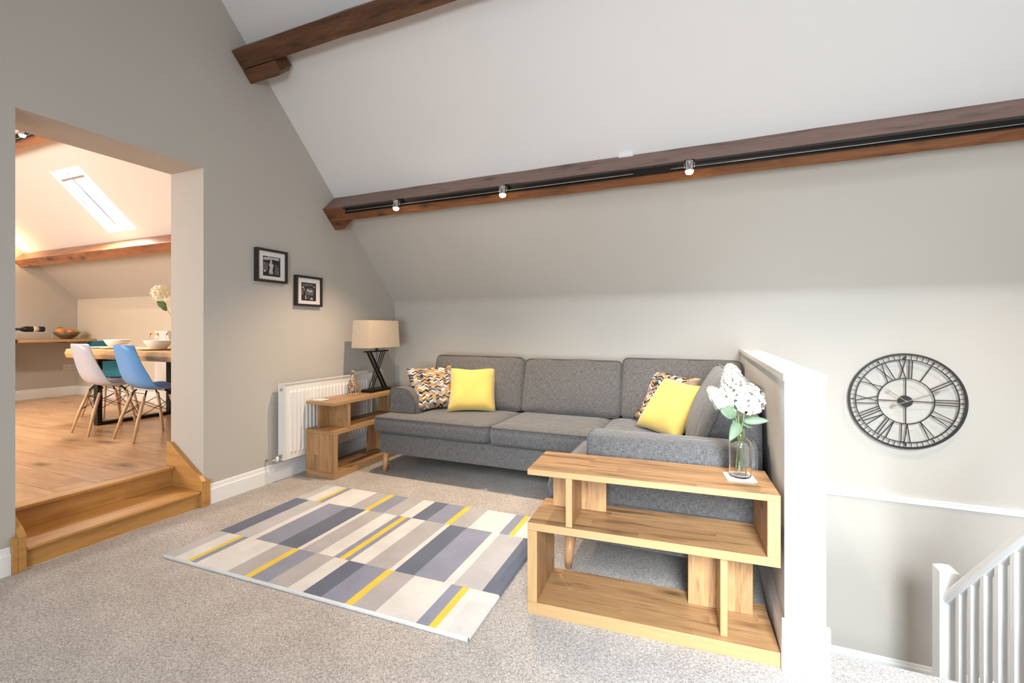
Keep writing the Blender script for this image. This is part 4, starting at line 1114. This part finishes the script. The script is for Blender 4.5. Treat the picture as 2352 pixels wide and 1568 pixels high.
def make_chair(loc, rz, label, shellm):
    e = empty('dining_chair', loc, label, 'chair', 'moulded dining chairs', rz)
    chair_mesh().build('seat_shell', M[shellm], e, smooth=True, solid=.006, subsurf=1)
    feet = [(-.18, -.19), (.18, -.19), (-.17, .18), (.17, .18)]; tops = [(-.115, -.085), (.115, -.085), (-.115, .11), (.115, .11)]
    for (fx, fy), (tx, ty) in zip(feet, tops):
        MB().tube([(tx, ty, .375), (fx*.55+tx*.45, fy*.55+ty*.45, .19), (fx, fy, 0)], .012, 12, rr=[.0125, .0135, .0095]).build('leg', M['dowel'], e, smooth=True)
        MB().tube([(tx, ty, .36), (tx, ty*.9, .395), (tx*.8, ty*.7, .421)], .007, 8).build('leg_bracket', M['black'], e, smooth=True)
    def at(i, z):
        (fx, fy), (tx, ty) = feet[i], tops[i]; t = 1-z/.375; return (tx+(fx-tx)*t, ty+(fy-ty)*t, z)
    b = MB()
    for i, j in ((0, 1), (1, 3), (3, 2), (2, 0)):
        b.tube([at(i, .34), at(j, .21)], .0028, 6); b.tube([at(j, .34), at(i, .21)], .0028, 6)
    b.tube([tops[0]+(.40,), tops[1]+(.40,)], .003, 6); b.tube([tops[2]+(.40,), tops[3]+(.40,)], .003, 6)
    b.build('wire_brace', M['black'], e, smooth=True)
    return e
FZ = DZ-.0022
make_chair((-2.05, 2.46, FZ), radians(-6), 'pale grey moulded chair with wooden legs, nearest the end of the table', 'grey_shell')
make_chair((-1.40, 2.47, FZ), radians(-6), 'sky blue moulded chair with wooden legs, beside the opening jamb', 'blue_shell')
make_chair((-2.93, 2.93, FZ), radians(-88), 'teal moulded chair at the head of the dining table', 'teal_shell')
def plate(x, y, label, m='china', r=.14, z=TZ+.0008):
    o = MB().lathe([(.0, .0), (r*.6, .0), (r, .010), (r*1.0, .014), (r*.62, .005), (.0, .004)], seg=40).build('plate', M[m], smooth=True); o.location = (x, y, z)
    return setp(o, label, 'plate')
plate(-2.70, 2.70, 'white plate at the left end of the dining table'); plate(-2.40, 2.73, 'pale wooden charger plate under the left white bowl', 'charger', .15)
plate(-2.06, 2.70, 'white plate between the two place settings'); plate(-1.72, 2.71, 'pale wooden charger plate beside the opening jamb', 'charger', .16)
def bowl(x, y, label, r=.11, z=TZ+.006):
    o = MB().lathe([(.0, .0), (r*.45, .0), (r*.55, .008), (r*.80, .045), (r, .085), (r*.96, .086), (r*.76, .047), (r*.5, .012), (.0, .008)], seg=40).build('bowl', M['china'], smooth=True); o.location = (x, y, z)
    return setp(o, label, 'bowl')
bowl(-2.42, 2.73, 'white bowl on the left charger plate'); bowl(-1.70, 2.71, 'white bowl partly hidden by the opening jamb', .12)
def wineglass(x, y, label):
    o = MB().lathe([(.0, .0), (.034, .0), (.034, .002), (.006, .006), (.0035, .02), (.0035, .065), (.012, .075), (.032, .095), (.038, .125), (.033, .155), (.0315, .155), (.0365, .125), (.030, .097), (.008, .078), (.0, .076)], seg=28).build('wine_glass', M['thin_glass'], smooth=True)
    o.location = (x, y, TZ+.0008); return setp(o, label, 'glass')
wineglass(-2.07, 2.88, 'wine glass standing left on the dining table'); wineglass(-1.98, 2.98, 'wine glass standing right, behind the white bowl')
vs_ = empty('tall_glass_vase', (-1.77, 2.93, TZ+.001), 'tall clear glass vase just visible at the opening jamb', 'vase')
MB().lathe([(.0, .0), (.045, .0), (.045, .008), (.042, .03), (.040, .28), (.037, .28), (.039, .03), (.0, .014)], seg=28).build('body', M['thin_glass'], vs_, smooth=True)
hydrangea('hydrangea', 'single cream hydrangea on a long leaning stem in the dining room', (-1.80, 2.90, TZ+.03), (-1.80, 2.92, TZ+.275), [(-1.90, 2.885, 1.42), (-1.975, 2.87, 1.60)], .07, .085, 120,
          [((-1.885, 2.885, 1.42), (-.10, -.03, .06), .034, .0), ((-1.88, 2.885, 1.38), (-.02, -.04, .10), .03, .0)], 21, cream=True, cone=False, leafm='leaf_dark')
# worktop along the end wall, cabinet, fruit bowl, wine
b = MB(); b.box((0, -.39, -.018), (.50, .405, .018)); wt = b.build('worktop', M['edge'], grain=1, bevel=.002); wt.location = (DX+.001, DY-.41, 1.042)
setp(wt, 'thin oak worktop fixed along the dining end wall', 'worktop')
for dy in (.1, .34): MB().box((.02, dy, -.03), (.40, dy+.03, -.0185)).build('bracket', M['black'], wt)
cab = empty('kitchen_cabinet', (DX+.001, 2.5, DZ-.0022), 'blue grey cabinet with oak top at the opening left edge', 'cabinet')
MB().box((0, -.5, 0), (.46, .36, .83)).build('body', M['cabinet'], cab, bevel=.002)
MB().box((0, -.5, .8305), (.48, .37, .885)).build('countertop', M['edge'], cab, grain=1, bevel=.002)
MB().box((.461, -.08, .05), (.478, .345, .80)).build('door', M['cabinet'], cab, bevel=.002)
wz = 1.0605
fb = (-5.05, 3.43, wz)
o = MB().lathe([(.0, .0), (.05, .0), (.06, .008), (.11, .045), (.15, .092), (.145, .094), (.10, .05), (.05, .014), (.0, .012)], seg=40).build('fruit_bowl', M['bowl_brown'], smooth=True); o.location = fb
setp(o, 'shallow brown bowl of fruit on the oak worktop', 'bowl')
def fruit(name, m, dx, dy, dz, r, label, leafy=False, sq=(1, 1, .92)):
    e = empty(name, (fb[0]+dx, fb[1]+dy, fb[2]+dz), label, 'fruit')
    MB().lathe([(.0, -r*sq[2]), (r*.45, -r*.86*sq[2]), (r*.85, -r*.5*sq[2]), (r, 0), (r*.87, r*.48*sq[2]), (r*.5, r*.84*sq[2]), (r*.15, r*.88*sq[2]), (.0, r*.82*sq[2])], seg=24).build('flesh', m, e, smooth=True, subsurf=1)
    MB().tube([(0, 0, r*.8*sq[2]), (.004, 0, r*1.05)], .003, 6).build('stalk', M['stem'], e)
    if leafy:
        for k in range(3):
            a = 1+k*2.0; lb = MB(); v = []
            for q in range(5):
                t = q/4; wd = .016*sin(pi*t)+.0005; c_ = Vector((cos(a)*.05*t, sin(a)*.05*t, r*.9+.035*t-.03*t*t)); s2 = Vector((-sin(a), cos(a), 0))
                v += [c_-s2*wd, c_+s2*wd]
            lb.add(v, [(2*q, 2*q+1, 2*q+3, 2*q+2) for q in range(4)]).build('leaf', M['leaf_dark'], e, solid=.001)
fruit('orange_fruit', M['orange'], .03, -.075, .105, .052, 'bright orange on the left side of the fruit bowl', True)
fruit('mango', M['peach'], .045, .022, .092, .05, 'red and orange mango in the middle of the fruit bowl')
fruit('apple', M['apple'], .0, .098, .100, .038, 'green apple on the right side of the fruit bowl')
fruit('apple', M['apple'], -.06, -.03, .095, .040, 'green apple at the back of the fruit bowl, behind the orange')
rk = empty('wine_rack', (-5.05, 3.09, wz), 'low white wire rack on the oak worktop', 'rack')
for xx in (-.07, .07): MB().tube([(xx, -.19, 0), (xx, -.19, .095), (xx, .155, .095), (xx, .155, 0)], .0028, 6).build('wire_side', M['wire'], rk)
for yy in (-.12, .09): MB().tube([(-.07, yy, .095), (.07, yy, .095)], .0028, 6).build('cross_wire', M['wire'], rk)
wb = empty('wine_bottle', (-5.05, 3.195, wz+.098+.0372), 'dark wine bottle with blue foil lying on the wire rack', 'bottle', rot=(radians(90), 0, 0))
MB().lathe([(.0, .0), (.034, .0), (.037, .006), (.037, .19), (.030, .215), (.015, .24), (.0145, .245)], seg=28).build('glass_body', M['bottle_dark'], wb, smooth=True)
MB().lathe([(.0146, .242), (.0152, .243), (.0150, .31), (.0165, .312), (.0165, .322), (.0, .323)], seg=20).build('foil_cap', M['foil'], wb, smooth=True)
MB().lathe([(.0374, .065), (.0376, .065), (.0376, .115), (.0374, .115)], seg=28).build('front_label', M['label'], wb, smooth=True)
MB().lathe([(.0374, .045), (.0376, .045), (.0376, .063), (.0374, .063)], seg=28).build('label_band', M['foil'], wb, smooth=True)
sk = empty('wall_socket', (DX+.001, 3.585, .65), 'white double socket low on the dining end wall', 'socket')
MB().box((0, -.073, -.043), (.010, .073, .043)).build('plate', M['sock'], sk, bevel=.002)
for yy in (-.036, .036):
    for (a, c_) in ((0, .012), (-.011, -.010), (.011, -.010)):
        MB().box((.0101, yy+a-.003, c_-.004), (.0108, yy+a+.003, c_+.004)).build('pin_hole', M['black'], sk)
    MB().box((.0101, yy-.006+(.022 if yy > 0 else -.022)*.0, .022), (.013, yy+.006, .034)).build('switch', M['sock'], sk)
GR = {'scatter_cushion': 'scatter cushions on the corner sofa', 'track_spotlight': 'spotlights on the lighting tracks', 'ceiling_beam': 'timber purlins under the roof slopes',
      'light_track': 'black lighting tracks', 'framed_picture': 'black framed cow prints', 'plate': 'plates on the dining table', 'wine_glass': 'wine glasses on the dining table',
      'coaster': 'pale coasters on the shelf units', 'bowl': 'white bowls on the dining table', 'hydrangea': 'hydrangea stems in vases'}
for o in bpy.data.objects:
    k = o.name.split('.')[0]
    if o.parent is None and k in GR and o.get('label') and not o.get('group'): o['group'] = GR[k]
